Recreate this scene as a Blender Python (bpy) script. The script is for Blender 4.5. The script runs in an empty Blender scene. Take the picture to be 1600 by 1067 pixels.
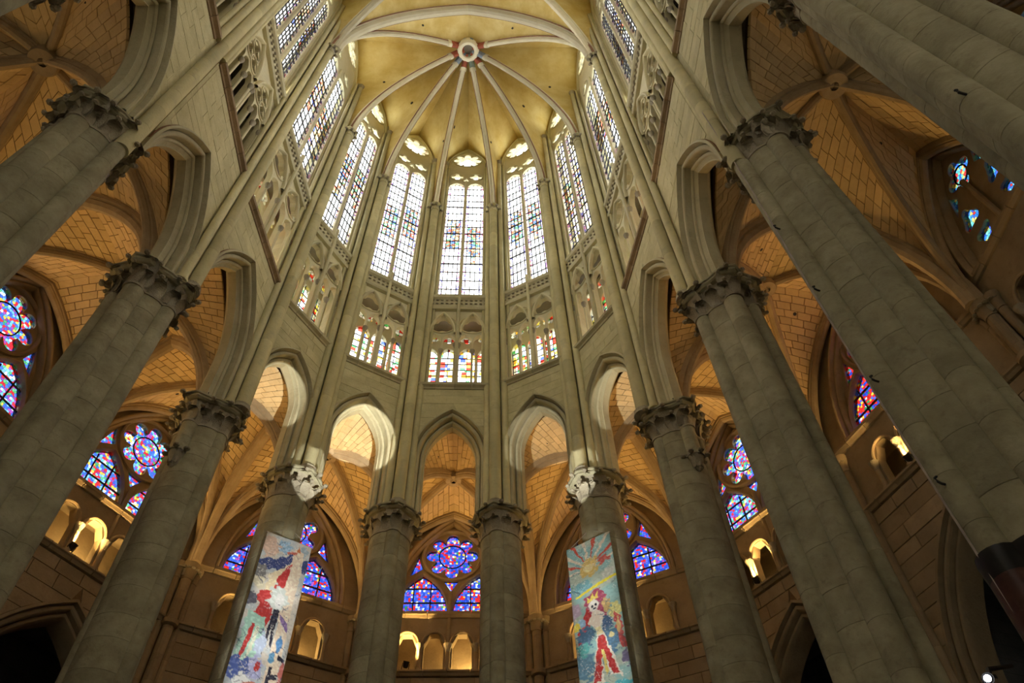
import bpy, math, random
from mathutils import Vector, Matrix
from mathutils.geometry import tessellate_polygon
random.seed(7)
PI = math.pi
sc = bpy.context.scene
COL = sc.collection

# ------------------------------------------------------------------ camera
FPX, PITCH, YAW, ROLL = 1156.46, 0.92195, 0.06844, -0.0393
CAMP = Vector((1.01766, -12.45535, 1.6))
_F = Vector((math.sin(YAW)*math.cos(PITCH), math.cos(YAW)*math.cos(PITCH), math.sin(PITCH)))
_R0 = Vector((math.cos(YAW), -math.sin(YAW), 0)); _U0 = _R0.cross(_F)
_R = math.cos(ROLL)*_R0 + math.sin(ROLL)*_U0
_U = -math.sin(ROLL)*_R0 + math.cos(ROLL)*_U0
cd = bpy.data.cameras.new('camera'); cam = bpy.data.objects.new('camera', cd); COL.objects.link(cam)
cd.sensor_width = 36.0; cd.lens = FPX/1600*36.0; cd.clip_end = 500
m = Matrix((_R, _U, -_F)).transposed().to_4x4(); m.translation = CAMP
cam.matrix_world = m
sc.camera = cam

# ------------------------------------------------------------------ world, exposure
SKY = 17.2
w = bpy.data.worlds.new('sky'); sc.world = w; w.use_nodes = True
bg = w.node_tree.nodes['Background']
bg.inputs[0].default_value = (1.0, 0.99, 0.93, 1); bg.inputs[1].default_value = SKY
sc.view_settings.view_transform = 'Standard'; sc.view_settings.look = 'None'
sc.view_settings.exposure = 0.18; sc.view_settings.gamma = 1.0; sc.view_settings.use_curve_mapping = False
try:
    sc.cycles.max_bounces = 7; sc.cycles.diffuse_bounces = 4; sc.cycles.transparent_max_bounces = 8
    sc.cycles.sample_clamp_indirect = 6.0; sc.cycles.caustics_reflective = False; sc.cycles.caustics_refractive = False
    sc.cycles.use_denoising = True; sc.cycles.use_adaptive_sampling = True; sc.cycles.adaptive_threshold = 0.05
except Exception: pass

# ------------------------------------------------------------------ materials
def nt(name):
    mt = bpy.data.materials.new(name); mt.use_nodes = True
    t = mt.node_tree; t.nodes.clear()
    return mt, t.nodes, t.links
def N(nodes, typ, **kw):
    n = nodes.new(typ)
    for k, v in kw.items():
        if k == 'inp':
            for i, val in v.items(): n.inputs[i].default_value = val
        else: setattr(n, k, v)
    return n
def ramp(nodes, stops, interp='LINEAR'):
    r = nodes.new('ShaderNodeValToRGB'); cr = r.color_ramp; cr.interpolation = interp
    while len(cr.elements) < len(stops): cr.elements.new(0.5)
    for e, (p, c) in zip(cr.elements, stops): e.position = p; e.color = (*c, 1)
    return r
def stone(name, c1, c2, stain, scale=1.1, rough=.9, bump=.25, brick=None, vary=.18, fine=14):
    mt, n, l = nt(name)
    out = N(n, 'ShaderNodeOutputMaterial'); b = N(n, 'ShaderNodeBsdfPrincipled', inp={'Roughness': rough, 'Specular IOR Level': .25})
    l.new(b.outputs[0], out.inputs[0])
    geo = N(n, 'ShaderNodeNewGeometry'); oi = N(n, 'ShaderNodeObjectInfo')
    mp = N(n, 'ShaderNodeVectorMath', operation='ADD'); l.new(geo.outputs['Position'], mp.inputs[0])
    n1 = N(n, 'ShaderNodeTexNoise', inp={'Scale': scale, 'Detail': 6.0, 'Roughness': .62}); l.new(mp.outputs[0], n1.inputs['Vector'])
    r1 = ramp(n, [(.33, c1), (.68, c2)]); l.new(n1.outputs[0], r1.inputs[0])
    n2 = N(n, 'ShaderNodeTexNoise', inp={'Scale': scale*3.1, 'Detail': 8.0, 'Roughness': .7}); l.new(mp.outputs[0], n2.inputs['Vector'])
    r2 = ramp(n, [(.54, (0, 0, 0)), (.74, (1, 1, 1))]); l.new(n2.outputs[0], r2.inputs[0])
    mx = N(n, 'ShaderNodeMix', data_type='RGBA'); l.new(r2.outputs[0], mx.inputs[0]); l.new(r1.outputs[0], mx.inputs[6]); mx.inputs[7].default_value = (*stain, 1)
    mul = N(n, 'ShaderNodeMath', operation='MULTIPLY', inp={1: .55}); l.new(r2.outputs[0], mul.inputs[0]); l.new(mul.outputs[0], mx.inputs[0])
    hv = N(n, 'ShaderNodeHueSaturation'); l.new(mx.outputs[2], hv.inputs['Color'])
    mr = N(n, 'ShaderNodeMapRange', inp={3: 1-vary, 4: 1+vary}); l.new(oi.outputs['Random'], mr.inputs[0]); l.new(mr.outputs[0], hv.inputs['Value'])
    col = hv.outputs[0]
    n3 = N(n, 'ShaderNodeTexNoise', inp={'Scale': fine, 'Detail': 4.0}); l.new(mp.outputs[0], n3.inputs['Vector'])
    h = n3.outputs[0]
    if brick:
        tc = N(n, 'ShaderNodeTexCoord'); sx = N(n, 'ShaderNodeSeparateXYZ'); l.new(tc.outputs['Object'], sx.inputs[0])
        cx = N(n, 'ShaderNodeCombineXYZ'); l.new(sx.outputs[0], cx.inputs[0]); l.new(sx.outputs[2], cx.inputs[1])
        bt = N(n, 'ShaderNodeTexBrick', inp={'Scale': 1.0, 'Mortar Size': .012, 'Mortar Smooth': .3, 'Brick Width': brick[0], 'Row Height': brick[1], 'Color1': (1, 1, 1, 1), 'Color2': (.86, .86, .86, 1), 'Mortar': (brick[2],)*3+(1,)})
        l.new(cx.outputs[0], bt.inputs['Vector'])
        mm = N(n, 'ShaderNodeMix', data_type='RGBA', blend_type='MULTIPLY', inp={0: 1.0}); l.new(col, mm.inputs[6]); l.new(bt.outputs[0], mm.inputs[7]); col = mm.outputs[2]
    l.new(col, b.inputs['Base Color'])
    bp = N(n, 'ShaderNodeBump', inp={'Strength': bump, 'Distance': .05}); l.new(h, bp.inputs['Height']); l.new(bp.outputs[0], b.inputs['Normal'])
    return mt
def plain(name, c, rough=.6, metal=0.0):
    mt, n, l = nt(name)
    out = N(n, 'ShaderNodeOutputMaterial'); b = N(n, 'ShaderNodeBsdfPrincipled', inp={'Roughness': rough, 'Metallic': metal})
    l.new(b.outputs[0], out.inputs[0])
    geo = N(n, 'ShaderNodeNewGeometry'); n1 = N(n, 'ShaderNodeTexNoise', inp={'Scale': 5.0, 'Detail': 4.0}); l.new(geo.outputs['Position'], n1.inputs['Vector'])
    r1 = ramp(n, [(.3, tuple(x*.75 for x in c)), (.7, tuple(min(1, x*1.2) for x in c))]); l.new(n1.outputs[0], r1.inputs[0]); l.new(r1.outputs[0], b.inputs['Base Color'])
    return mt
M = {}
M['stone'] = stone('limestone', (.44, .40, .25), (.57, .525, .345), (.30, .27, .17))
M['wall'] = stone('limestone_wall', (.50, .455, .25), (.63, .585, .355), (.35, .315, .18), scale=1.7, brick=(.95, .42, .80))
M['wallstone'] = stone('limestone_ashlar', (.50, .455, .25), (.63, .585, .355), (.35, .315, .18), scale=1.7, vary=.07)
M['pier'] = stone('pier_limestone', (.30, .275, .175), (.45, .42, .28), (.17, .15, .10), scale=2.0, vary=.10)
M['shaft'] = stone('shaft_limestone', (.50, .455, .26), (.65, .59, .34), (.35, .33, .24), scale=.9, vary=.13)
M['pale'] = stone('tracery_limestone', (.62, .575, .37), (.70, .65, .44), (.50, .455, .28), scale=.9)
M['carved'] = stone('carved_limestone', (.33, .29, .21), (.44, .40, .30), (.20, .18, .13), scale=4, bump=.5, fine=30)
M['vault'] = stone('yellow_vault_plaster', (.64, .47, .14), (.80, .66, .29), (.58, .38, .10), scale=.9, fine=8, bump=.12)
M['rib'] = stone('cream_rib', (.68, .62, .43), (.76, .71, .52), (.58, .51, .33), scale=1.2, bump=.1)
M['warmrib'] = stone('aisle_rib', (.34, .26, .155), (.44, .35, .22), (.25, .19, .11), scale=1.6)
M['web'] = stone('aisle_mortar', (.20, .13, .07), (.25, .17, .09), (.15, .10, .06), scale=2)
M['block'] = stone('aisle_vault_stone', (.66, .49, .25), (.75, .58, .31), (.54, .38, .18), scale=2.2, vary=.10, bump=.12)
M['aisle'] = stone('aisle_wall', (.30, .235, .145), (.40, .32, .205), (.20, .155, .10), scale=1.2, vary=.14)
M['dark'] = stone('shadowed_masonry', (.20, .18, .14), (.28, .25, .19), (.13, .12, .1), scale=1.0)  # dark stone; on the triforium passage roof its tone stands in for shade
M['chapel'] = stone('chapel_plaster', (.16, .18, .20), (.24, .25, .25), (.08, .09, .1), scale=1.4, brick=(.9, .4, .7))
M['red'] = plain('red_paint', (.38, .10, .05), .8)
M['green'] = plain('green_paint', (.20, .26, .20), .8)
M['blue'] = plain('blue_grey_paint', (.25, .31, .36), .8)
M['redline'] = plain('dull_red_line', (.30, .15, .09), .9)
M['iron'] = plain('black_iron', (.02, .018, .016), .6)
M['lead'] = plain('lead_came', (.055, .055, .06), .6)
M['marble'] = stone('dark_red_marble', (.045, .018, .014), (.10, .04, .03), (.16, .1, .085), scale=2.5, rough=.3, bump=.02)
M['black'] = stone('black_marble', (.008, .008, .008), (.015, .014, .013), (.03, .03, .03), scale=2, rough=.35, bump=.02)
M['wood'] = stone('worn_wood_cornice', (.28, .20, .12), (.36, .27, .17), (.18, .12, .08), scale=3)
M['floor'] = stone('paving', (.13, .115, .09), (.18, .16, .13), (.09, .08, .065), scale=1.5)
M['cable'] = plain('pale_cable', (.42, .36, .30), .6)

def glass(name, stops, scale, lead=.0, randomness=.75, metric='EUCLIDEAN', gain=.47, leadw=.03):
    stops = [(p_, tuple(x*gain for x in c_)) for p_, c_ in stops]
    mt, n, l = nt(name)
    out = N(n, 'ShaderNodeOutputMaterial'); tr = N(n, 'ShaderNodeBsdfTransparent')
    tc = N(n, 'ShaderNodeTexCoord'); oi = N(n, 'ShaderNodeObjectInfo')
    off = N(n, 'ShaderNodeVectorMath', operation='SCALE', inp={'Scale': 31.0}); cmb = N(n, 'ShaderNodeCombineXYZ')
    l.new(oi.outputs['Random'], cmb.inputs[0]); l.new(oi.outputs['Random'], cmb.inputs[2]); l.new(cmb.outputs[0], off.inputs[0])
    sx = N(n, 'ShaderNodeSeparateXYZ'); l.new(tc.outputs['Object'], sx.inputs[0])
    c2 = N(n, 'ShaderNodeCombineXYZ'); l.new(sx.outputs[0], c2.inputs[0]); l.new(sx.outputs[2], c2.inputs[1])
    ad = N(n, 'ShaderNodeVectorMath', operation='ADD'); l.new(c2.outputs[0], ad.inputs[0]); l.new(off.outputs[0], ad.inputs[1])
    vec = ad.outputs[0]
    v = N(n, 'ShaderNodeTexVoronoi', voronoi_dimensions='2D', feature='F1', distance=metric, inp={'Scale': scale, 'Randomness': randomness}); l.new(vec, v.inputs['Vector'])
    sp = N(n, 'ShaderNodeSeparateColor'); l.new(v.outputs['Color'], sp.inputs[0])
    r = ramp(n, stops, 'CONSTANT'); l.new(sp.outputs[0], r.inputs[0])
    col = r.outputs[0]
    hs = N(n, 'ShaderNodeHueSaturation'); mr = N(n, 'ShaderNodeMapRange', inp={3: .72, 4: 1.18}); l.new(sp.outputs[1], mr.inputs[0]); l.new(mr.outputs[0], hs.inputs['Value']); l.new(col, hs.inputs['Color'])
    l.new(hs.outputs[0], tr.inputs[0])
    if lead:
        v2 = N(n, 'ShaderNodeTexVoronoi', voronoi_dimensions='2D', feature='DISTANCE_TO_EDGE', inp={'Scale': scale, 'Randomness': randomness}); l.new(vec, v2.inputs['Vector'])
        lt = N(n, 'ShaderNodeMath', operation='LESS_THAN', inp={1: leadw}); l.new(v2.outputs['Distance'], lt.inputs[0])
        df = N(n, 'ShaderNodeBsdfDiffuse', inp={0: (.03, .03, .03, 1)}); mx = N(n, 'ShaderNodeMixShader'); l.new(lt.outputs[0], mx.inputs[0]); l.new(tr.outputs[0], mx.inputs[1]); l.new(df.outputs[0], mx.inputs[2])
        l.new(mx.outputs[0], out.inputs[0])
    else: l.new(tr.outputs[0], out.inputs[0])
    return mt
W_, BL, RD, GN, YE, LB, PU = (.62, .66, .70), (.012, .035, .30), (.34, .012, .012), (.02, .13, .05), (.45, .27, .03), (.08, .24, .50), (.16, .04, .22)
M['clear'] = glass('grisaille_glass', [(0, (.60, .63, .66)), (.30, (.68, .71, .74)), (.6, (.54, .58, .62)), (.85, (.62, .58, .60)), (.97, (.40, .32, .30))], 7, lead=1, leadw=.022, gain=.55)
M['border'] = glass('border_glass', [(0, (.10, .10, .42)), (.16, (.60, .60, .66)), (.5, (.34, .10, .20)), (.62, (.62, .62, .66)), (.84, (.24, .22, .5)), (.92, (.6, .58, .64))], 11, lead=1, leadw=.04, gain=.6)
M['figure'] = glass('figure_glass', [(0, (.06, .11, .30)), (.16, (.34, .07, .05)), (.30, (.40, .31, .14)), (.42, (.08, .22, .12)), (.54, (.45, .44, .42)), (.74, (.14, .08, .05)), (.86, (.16, .28, .40)), (.93, (.5, .46, .40))], 6, lead=1, leadw=.07, randomness=.95, gain=.42)
M['figure_warm'] = glass('warm_figure_glass', [(0, (.40, .24, .12)), (.18, (.36, .08, .05)), (.30, (.08, .11, .32)), (.42, (.46, .38, .18)), (.56, (.48, .46, .42)), (.84, (.10, .2, .13)), (.92, (.16, .10, .06))], 6, lead=1, leadw=.07, randomness=.95, gain=.42)
M['mixed'] = glass('patterned_grisaille_glass', [(0, (.55, .50, .34)), (.3, (.60, .60, .56)), (.55, (.14, .12, .30)), (.7, (.40, .33, .14)), (.85, (.5, .5, .52))], 10, lead=1, leadw=.07)
M['blueglass'] = glass('blue_mosaic_glass', [(0, BL), (.30, (.02, .06, .42)), (.46, RD), (.62, (.05, .07, .42)), (.72, (.22, .30, .48)), (.78, PU), (.90, YE), (.93, GN), (.97, (.5, .52, .55))], 12, lead=1, randomness=.5, leadw=.045, gain=.20)
M['redglass'] = glass('red_mosaic_glass', [(0, RD), (.34, BL), (.52, (.42, .02, .015)), (.66, (.40, .44, .5)), (.72, YE), (.79, GN), (.84, (.04, .07, .40))], 12, lead=1, randomness=.5, leadw=.045, gain=.20)
M['brightglass'] = glass('bright_mosaic_glass', [(0, (.03, .08, .45)), (.26, (.42, .02, .03)), (.46, (.10, .28, .50)), (.66, (.5, .52, .58)), (.72, PU), (.84, (.45, .30, .05)), (.92, (.05, .22, .10))], 11, lead=1, randomness=.6, leadw=.04, gain=.20)
M['tealglass'] = glass('teal_mosaic_glass', [(0, (.02, .12, .45)), (.3, (.06, .26, .42)), (.52, (.10, .34, .30)), (.66, (.34, .03, .03)), (.78, (.40, .34, .10)), (.88, (.03, .06, .36))], 11, lead=1, randomness=.7, leadw=.05, gain=.20)
M['modern'] = glass('chequered_glass', [(0, W_), (.42, (.55, .03, .02)), (.58, (.60, .60, .62)), (.74, (.06, .30, .10)), (.80, (.58, .30, .04)), (.88, (.04, .07, .40)), (.93, (.60, .52, .12))], 5.2, lead=1, randomness=.0, leadw=.05)

# ------------------------------------------------------------------ mesh helpers
class MB:
    def __init__(s): s.v = []; s.f = []
    def add(s, vs, fs):
        o = len(s.v); s.v.extend(tuple(x) for x in vs); s.f.extend(tuple(i+o for i in f) for f in fs); return s
    def box(s, x0, x1, y0, y1, z0, z1):
        return s.add([(x0,y0,z0),(x1,y0,z0),(x1,y1,z0),(x0,y1,z0),(x0,y0,z1),(x1,y0,z1),(x1,y1,z1),(x0,y1,z1)],
                     [(0,3,2,1),(4,5,6,7),(0,1,5,4),(1,2,6,5),(2,3,7,6),(3,0,4,7)])
    def lathe(s, prof, n=16, c=(0, 0), cap=True, a0=0.0):
        vs = []; fs = []
        for r, z in prof:
            for i in range(n):
                a = a0+2*PI*i/n; vs.append((c[0]+r*math.cos(a), c[1]+r*math.sin(a), z))
        for j in range(len(prof)-1):
            for i in range(n):
                k = (i+1) % n; fs.append((j*n+i, j*n+k, (j+1)*n+k, (j+1)*n+i))
        if cap:
            fs.append(tuple(range(n-1, -1, -1))); b = (len(prof)-1)*n; fs.append(tuple(range(b, b+n)))
        return s.add(vs, fs)
    def loft(s, rings, cap=True, closed=True):
        n = len(rings[0]); vs = [p for r in rings for p in r]; fs = []
        for j in range(len(rings)-1):
            for i in range(n if closed else n-1):
                k = (i+1) % n; fs.append((j*n+i, j*n+k, (j+1)*n+k, (j+1)*n+i))
        if cap and closed:
            fs.append(tuple(range(n-1, -1, -1))); b = (len(rings)-1)*n; fs.append(tuple(range(b, b+n)))
        return s.add(vs, fs)
    def plate(s, outer, holes, y0, y1):
        polys = [[Vector((x, z, 0)) for x, z in outer]]+[[Vector((x, z, 0)) for x, z in h] for h in holes]
        flat = [p for q in polys for p in q]; n = len(flat)
        tri = tessellate_polygon(polys)
        vs = [(p.x, y0, p.y) for p in flat]+[(p.x, y1, p.y) for p in flat]; fs = []
        for a, b, c in tri:
            A, B, C_ = flat[a], flat[b], flat[c]
            if (B-A).cross(C_-A).z < 0: a, c = c, a
            fs.append((a, b, c)); fs.append((c+n, b+n, a+n))
        o = 0
        for q in polys:
            k = len(q)
            for i in range(k):
                j = (i+1) % k; fs.append((o+i, o+i+n, o+j+n, o+j))
            o += k
        return s.add(vs, fs)
    def rows(s, grid, closed=False):
        n = len(grid[0]); vs = [p for r in grid for p in r]; fs = []
        for j in range(len(grid)-1):
            for i in range(n if closed else n-1):
                k = (i+1) % n; fs.append((j*n+i, j*n+k, (j+1)*n+k, (j+1)*n+i))
        return s.add(vs, fs)
    def mesh(s, name, mat, ang=.7, smooth=True):
        me = bpy.data.meshes.new(name); me.from_pydata(s.v, [], s.f); me.materials.append(mat)
        if smooth:
            me.polygons.foreach_set('use_smooth', [True]*len(me.polygons)); me.set_sharp_from_angle(angle=ang)
        me.update(); return me
    def build(s, name, mat, parent=None, loc=None, ang=.7, smooth=True):
        return inst(name, s.mesh(name, mat, ang, smooth), parent, loc)
def inst(name, me, parent=None, loc=None, rot=None):
    o = bpy.data.objects.new(name, me); COL.objects.link(o)
    if parent is not None: o.parent = parent
    if loc is not None: o.location = loc
    if rot is not None: o.rotation_euler = rot
    return o
def root(name, label, cat, loc=(0, 0, 0), rz=0.0, kind=None, group=None):
    o = bpy.data.objects.new(name, None); o.empty_display_size = .3; COL.objects.link(o)
    o.location = loc; o.rotation_euler = (0, 0, rz); o['label'] = label; o['category'] = cat
    if kind: o['kind'] = kind
    if group: o['group'] = group
    return o
def tag(o, label, cat, kind=None, group=None):
    o['label'] = label; o['category'] = cat
    if kind: o['kind'] = kind
    if group: o['group'] = group
    return o

def arch(a, c, zs, u=0.0, zb=None, n=10, full=True):
    """pointed arch: half width a, circle centres +-c beyond the middle, springing zs, offset u outward, jambs from zb"""
    r = a+c+u; am = math.acos(max(-1, min(1, c/r)))
    L = []
    if zb is not None: L.append((-(a+u), zb))
    for i in range(n+1):
        t = am*i/n; L.append((c-r*math.cos(t), zs+r*math.sin(t)))
    L[-1] = (0.0, L[-1][1])
    if not full: return L
    return L+[(-x, z) for x, z in reversed(L[:-1])]
def cof(a, h): return (h*h-a*a)/(2*a)
def sweep_arch(mb, a, c, zs, prof, zb=None, n=10, x0=0.0):
    mb.rows([[(x+x0, v, z) for x, z in arch(a, c, zs, u, zb, n)] for u, v in prof])
def roll(cx, cy, r, a0, a1, n=5):
    return [(cx+r*math.cos(math.radians(a0+(a1-a0)*i/n)), cy+r*math.sin(math.radians(a0+(a1-a0)*i/n))) for i in range(n+1)]
def tube(mb, pts, r, n=8):
    P = [Vector(p) for p in pts]; rings = []
    for i, p in enumerate(P):
        d = (P[min(i+1, len(P)-1)]-P[max(i-1, 0)]).normalized()
        q = d.cross(Vector((0, 0, 1)));
        if q.length < .05: q = d.cross(Vector((1, 0, 0)))
        q.normalize(); e = q.cross(d)
        rr = r[i] if isinstance(r, (list, tuple)) else r
        rings.append([p+q*rr*math.cos(2*PI*k/n)+e*rr*math.sin(2*PI*k/n) for k in range(n)])
    return mb.loft(rings)
def clip(poly, convex):
    out = poly; k = len(convex)
    for i in range(k):
        ax, az = convex[i]; bx, bz = convex[(i+1) % k]; inp = out; out = []
        if not inp: return []
        f = lambda p: (bx-ax)*(p[1]-az)-(bz-az)*(p[0]-ax)
        for j in range(len(inp)):
            P, Q = inp[j-1], inp[j]; fp, fq = f(P), f(Q)
            if (fp >= 0) != (fq >= 0):
                t = fp/(fp-fq); out.append((P[0]+(Q[0]-P[0])*t, P[1]+(Q[1]-P[1])*t))
            if fq >= 0: out.append(Q)
    return out
def area(p): return sum(p[i-1][0]*p[i][1]-p[i][0]*p[i-1][1] for i in range(len(p)))/2
def ccw(p): return p if area(p) > 0 else list(reversed(p))
def radial(circles, n):
    """outline of a union of circles (x, y, r) that all see the origin"""
    out = []
    for i in range(n):
        a = 2*PI*i/n; dx, dy = math.cos(a), math.sin(a); best = 0
        for cx, cy, r in circles:
            b = cx*dx+cy*dy; q = b*b-(cx*cx+cy*cy-r*r)
            if q >= 0: best = max(best, b+math.sqrt(q))
        out.append((best*dx, best*dy))
    return out
def foil(cx, cz, R, k, n=40, rot=PI/2, q=.36, d=.62):
    cs = [(0, 0, R*.62)]+[(R*d*math.cos(rot+2*PI*i/k), R*d*math.sin(rot+2*PI*i/k), R*q) for i in range(k)]
    return [(cx+x, cz+z) for x, z in radial(cs, n)]
def circ(cx, cz, r, n=24): return [(cx+r*math.cos(2*PI*i/n), cz+r*math.sin(2*PI*i/n)) for i in range(n)]
def ring_mb(mb, cx, cz, r, prof, n=28):
    mb.rows([[(cx+(r+u)*math.cos(2*PI*i/n), v, cz+(r+u)*math.sin(2*PI*i/n)) for i in range(n)] for u, v in prof], closed=True)

# ------------------------------------------------------------------ plan
HW, R_, Y1, LB_ = 6.8, 6.63, -2.19, 3.99
A_ = {4: .2615, 3: .7712, 2: 1.2639}
RO = 12.4
def pier_xy(k):
    if k <= 4: s, j = -1, k
    else: s, j = 1, 9-k
    if j in A_: return Vector((s*R_*math.sin(A_[j]), R_*math.cos(A_[j])))
    return Vector((s*HW, Y1-(1-j)*LB_+(.37 if j == -1 else 0)))
def outer_xy(k):
    q = pier_xy(k)
    if 2 <= k <= 7: return q.normalized()*RO
    return Vector((-14.0 if k < 5 else 14.0, q.y))
def frame(a, b):
    t = (b-a); L = t.length; t = t/L
    return (a+b)/2, math.atan2(t.y, t.x), L/2
def bay(k): return frame(pier_xy(k), pier_xy(k+1))
def obay(k): return frame(outer_xy(k), outer_xy(k+1))
ORD = ['', 'first', 'second', 'third', 'fourth', 'fifth']
def where(k):
    if k == 4: return 'the central apse bay'
    return 'the %s bay %s of the central apse bay' % (ORD[abs(k-4)], 'left' if k < 4 else 'right')
ZN, ZA, ZSTR, ZT, ZCS, ZVC, ZKEY = 16.15, 17.0, 23.0, 28.45, 29.75, 37.4, 46.1
CNT = {'wall': 0, 'window': 0, 'trim': 0}
def nid(k): CNT[k] += 1; return '%s_%d' % (k, CNT[k])

# floor
fl = MB().box(-24, 24, -40, 22, -.4, 0).build('floor', M['floor']); tag(fl, 'stone floor of the choir, below the picture', 'floor', 'structure')

# ------------------------------------------------------------------ leaf used on every capital
def leaf_mesh(w=.17, h=.42, out=.24, name='leaf'):
    g = []
    for j in range(6):
        t = j/5
        z = h*math.sin(t*1.9)/.95 if t < .83 else h*(1.04-(t-.83)*.9)
        y = -.03-out*(t**2.2)
        ww = w*(.55+.75*math.sin(PI*min(1, t*.75+.12)))*(1 if j < 5 else .55)
        g.append([(ww*s, y+.05*abs(s)+.02*(1-abs(s)), z-.03*abs(s)) for s in (-1, -.5, 0, .5, 1)])
    mb = MB(); mb.rows(g); mb.rows([[(x, y+.05, z-.02) for x, y, z in reversed(r)] for r in g])
    mb.lathe([(.001, h*.80), (.06, h*.84), (.075, h*.92), (.05, h*1.0), (.001, h*1.02)], 7, (0, -.03-out*1.02), cap=False)
    return mb.mesh(name, M['carved'])
LEAF = leaf_mesh(.14, .40, .30); LEAF_S = leaf_mesh(.09, .26, .13)

def outline_at(circles, grow, n=64):
    return radial([(x*(1+grow*.35), y*(1+grow*.35), r+grow*.55*r+grow*.12) for x, y, r in circles], n)
def capital(parent, circles, z0, z1, nleaf, name='capital', leaf=LEAF, abh=.17, flare=.20):
    mb = MB(); n = 64; H = z1-abh-z0; rings = []
    rings += [[(x*1.05, y*1.05, z0-.07) for x, y in outline_at(circles, 0, n)], [(x*1.05, y*1.05, z0) for x, y in outline_at(circles, 0, n)]]
    for t, g in ((.02, -.02), (.35, .02), (.65, flare*.12), (.9, flare*.5), (1, flare*.8)):
        rings.append([(x, y, z0+H*t) for x, y in outline_at(circles, g, n)])
    mb.loft(rings)
    cap = mb.build(name, M['carved'], parent)
    ab = MB(); o1 = outline_at(circles, .42, 20); rings = []
    for z, s in ((z1-abh, .98), (z1-abh*.75, 1.06), (z1-abh*.4, 1.06), (z1-abh*.3, 1.12), (z1, 1.12)):
        rings.append([(x*s, y*s, z) for x, y in o1])
    ab.loft(rings); ab.build('abacus', M['pier'], cap, ang=.3)
    ob = outline_at(circles, .0, 240)
    for tier in range(2):
        # walk the outline evenly
        L = [0.0]
        for i in range(240): L.append(L[-1]+math.dist(ob[i], ob[(i+1) % 240]))
        for q in range(nleaf):
            s = (q+.5*tier)/nleaf*L[-1]; i = max(j for j in range(240) if L[j] <= s+1e-9)
            p = ob[i]; a = math.atan2(p[1], p[0])
            o = inst('leaf', leaf, cap, (p[0]*1.0, p[1]*1.0, z0+H*(.02+.46*tier)), (random.uniform(-.1, .1), random.uniform(-.15, .15), a+PI/2))
            sc_ = (.9 if tier == 0 else 1.05)*random.uniform(.9, 1.1); o.scale = (sc_, sc_, sc_*min(1.2, H/.62))
    return cap

def drum_mesh(r, h, n=24, ch=.012, name='drum', mat='pier'):
    return MB().lathe([(r-ch, 0), (r, ch), (r, h-ch), (r-ch, h)], n).mesh(name, M[mat], ang=.5)
DM = {}
def drums(parent, name, r, x, y, z0, z1, h, mat='pier', n=20, zlow=None):
    if zlow and zlow > z0:
        inst('lower_'+name, MB().lathe([(r, z0), (r, zlow)], n, (0, 0)).mesh('lower_'+name, M[mat]), parent, (x, y, 0)); z0 = zlow
    k = max(1, round((z1-z0)/h)); hh = (z1-z0)/k
    key = (name, round(r, 3), round(hh, 3), mat, n)
    if key not in DM: DM[key] = drum_mesh(r, hh, n, .009 if r > .3 else .006, name, mat)
    hs_ = [random.uniform(.72, 1.28) for i in range(k)]; f_ = (z1-z0)/sum(hs_)/hh; zz = z0
    for q in hs_:
        o = inst(name, DM[key], parent, (x, y, zz), (0, 0, random.uniform(-.3, .3))); o.scale = (1, 1, q*f_); zz += q*f_*hh

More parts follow.
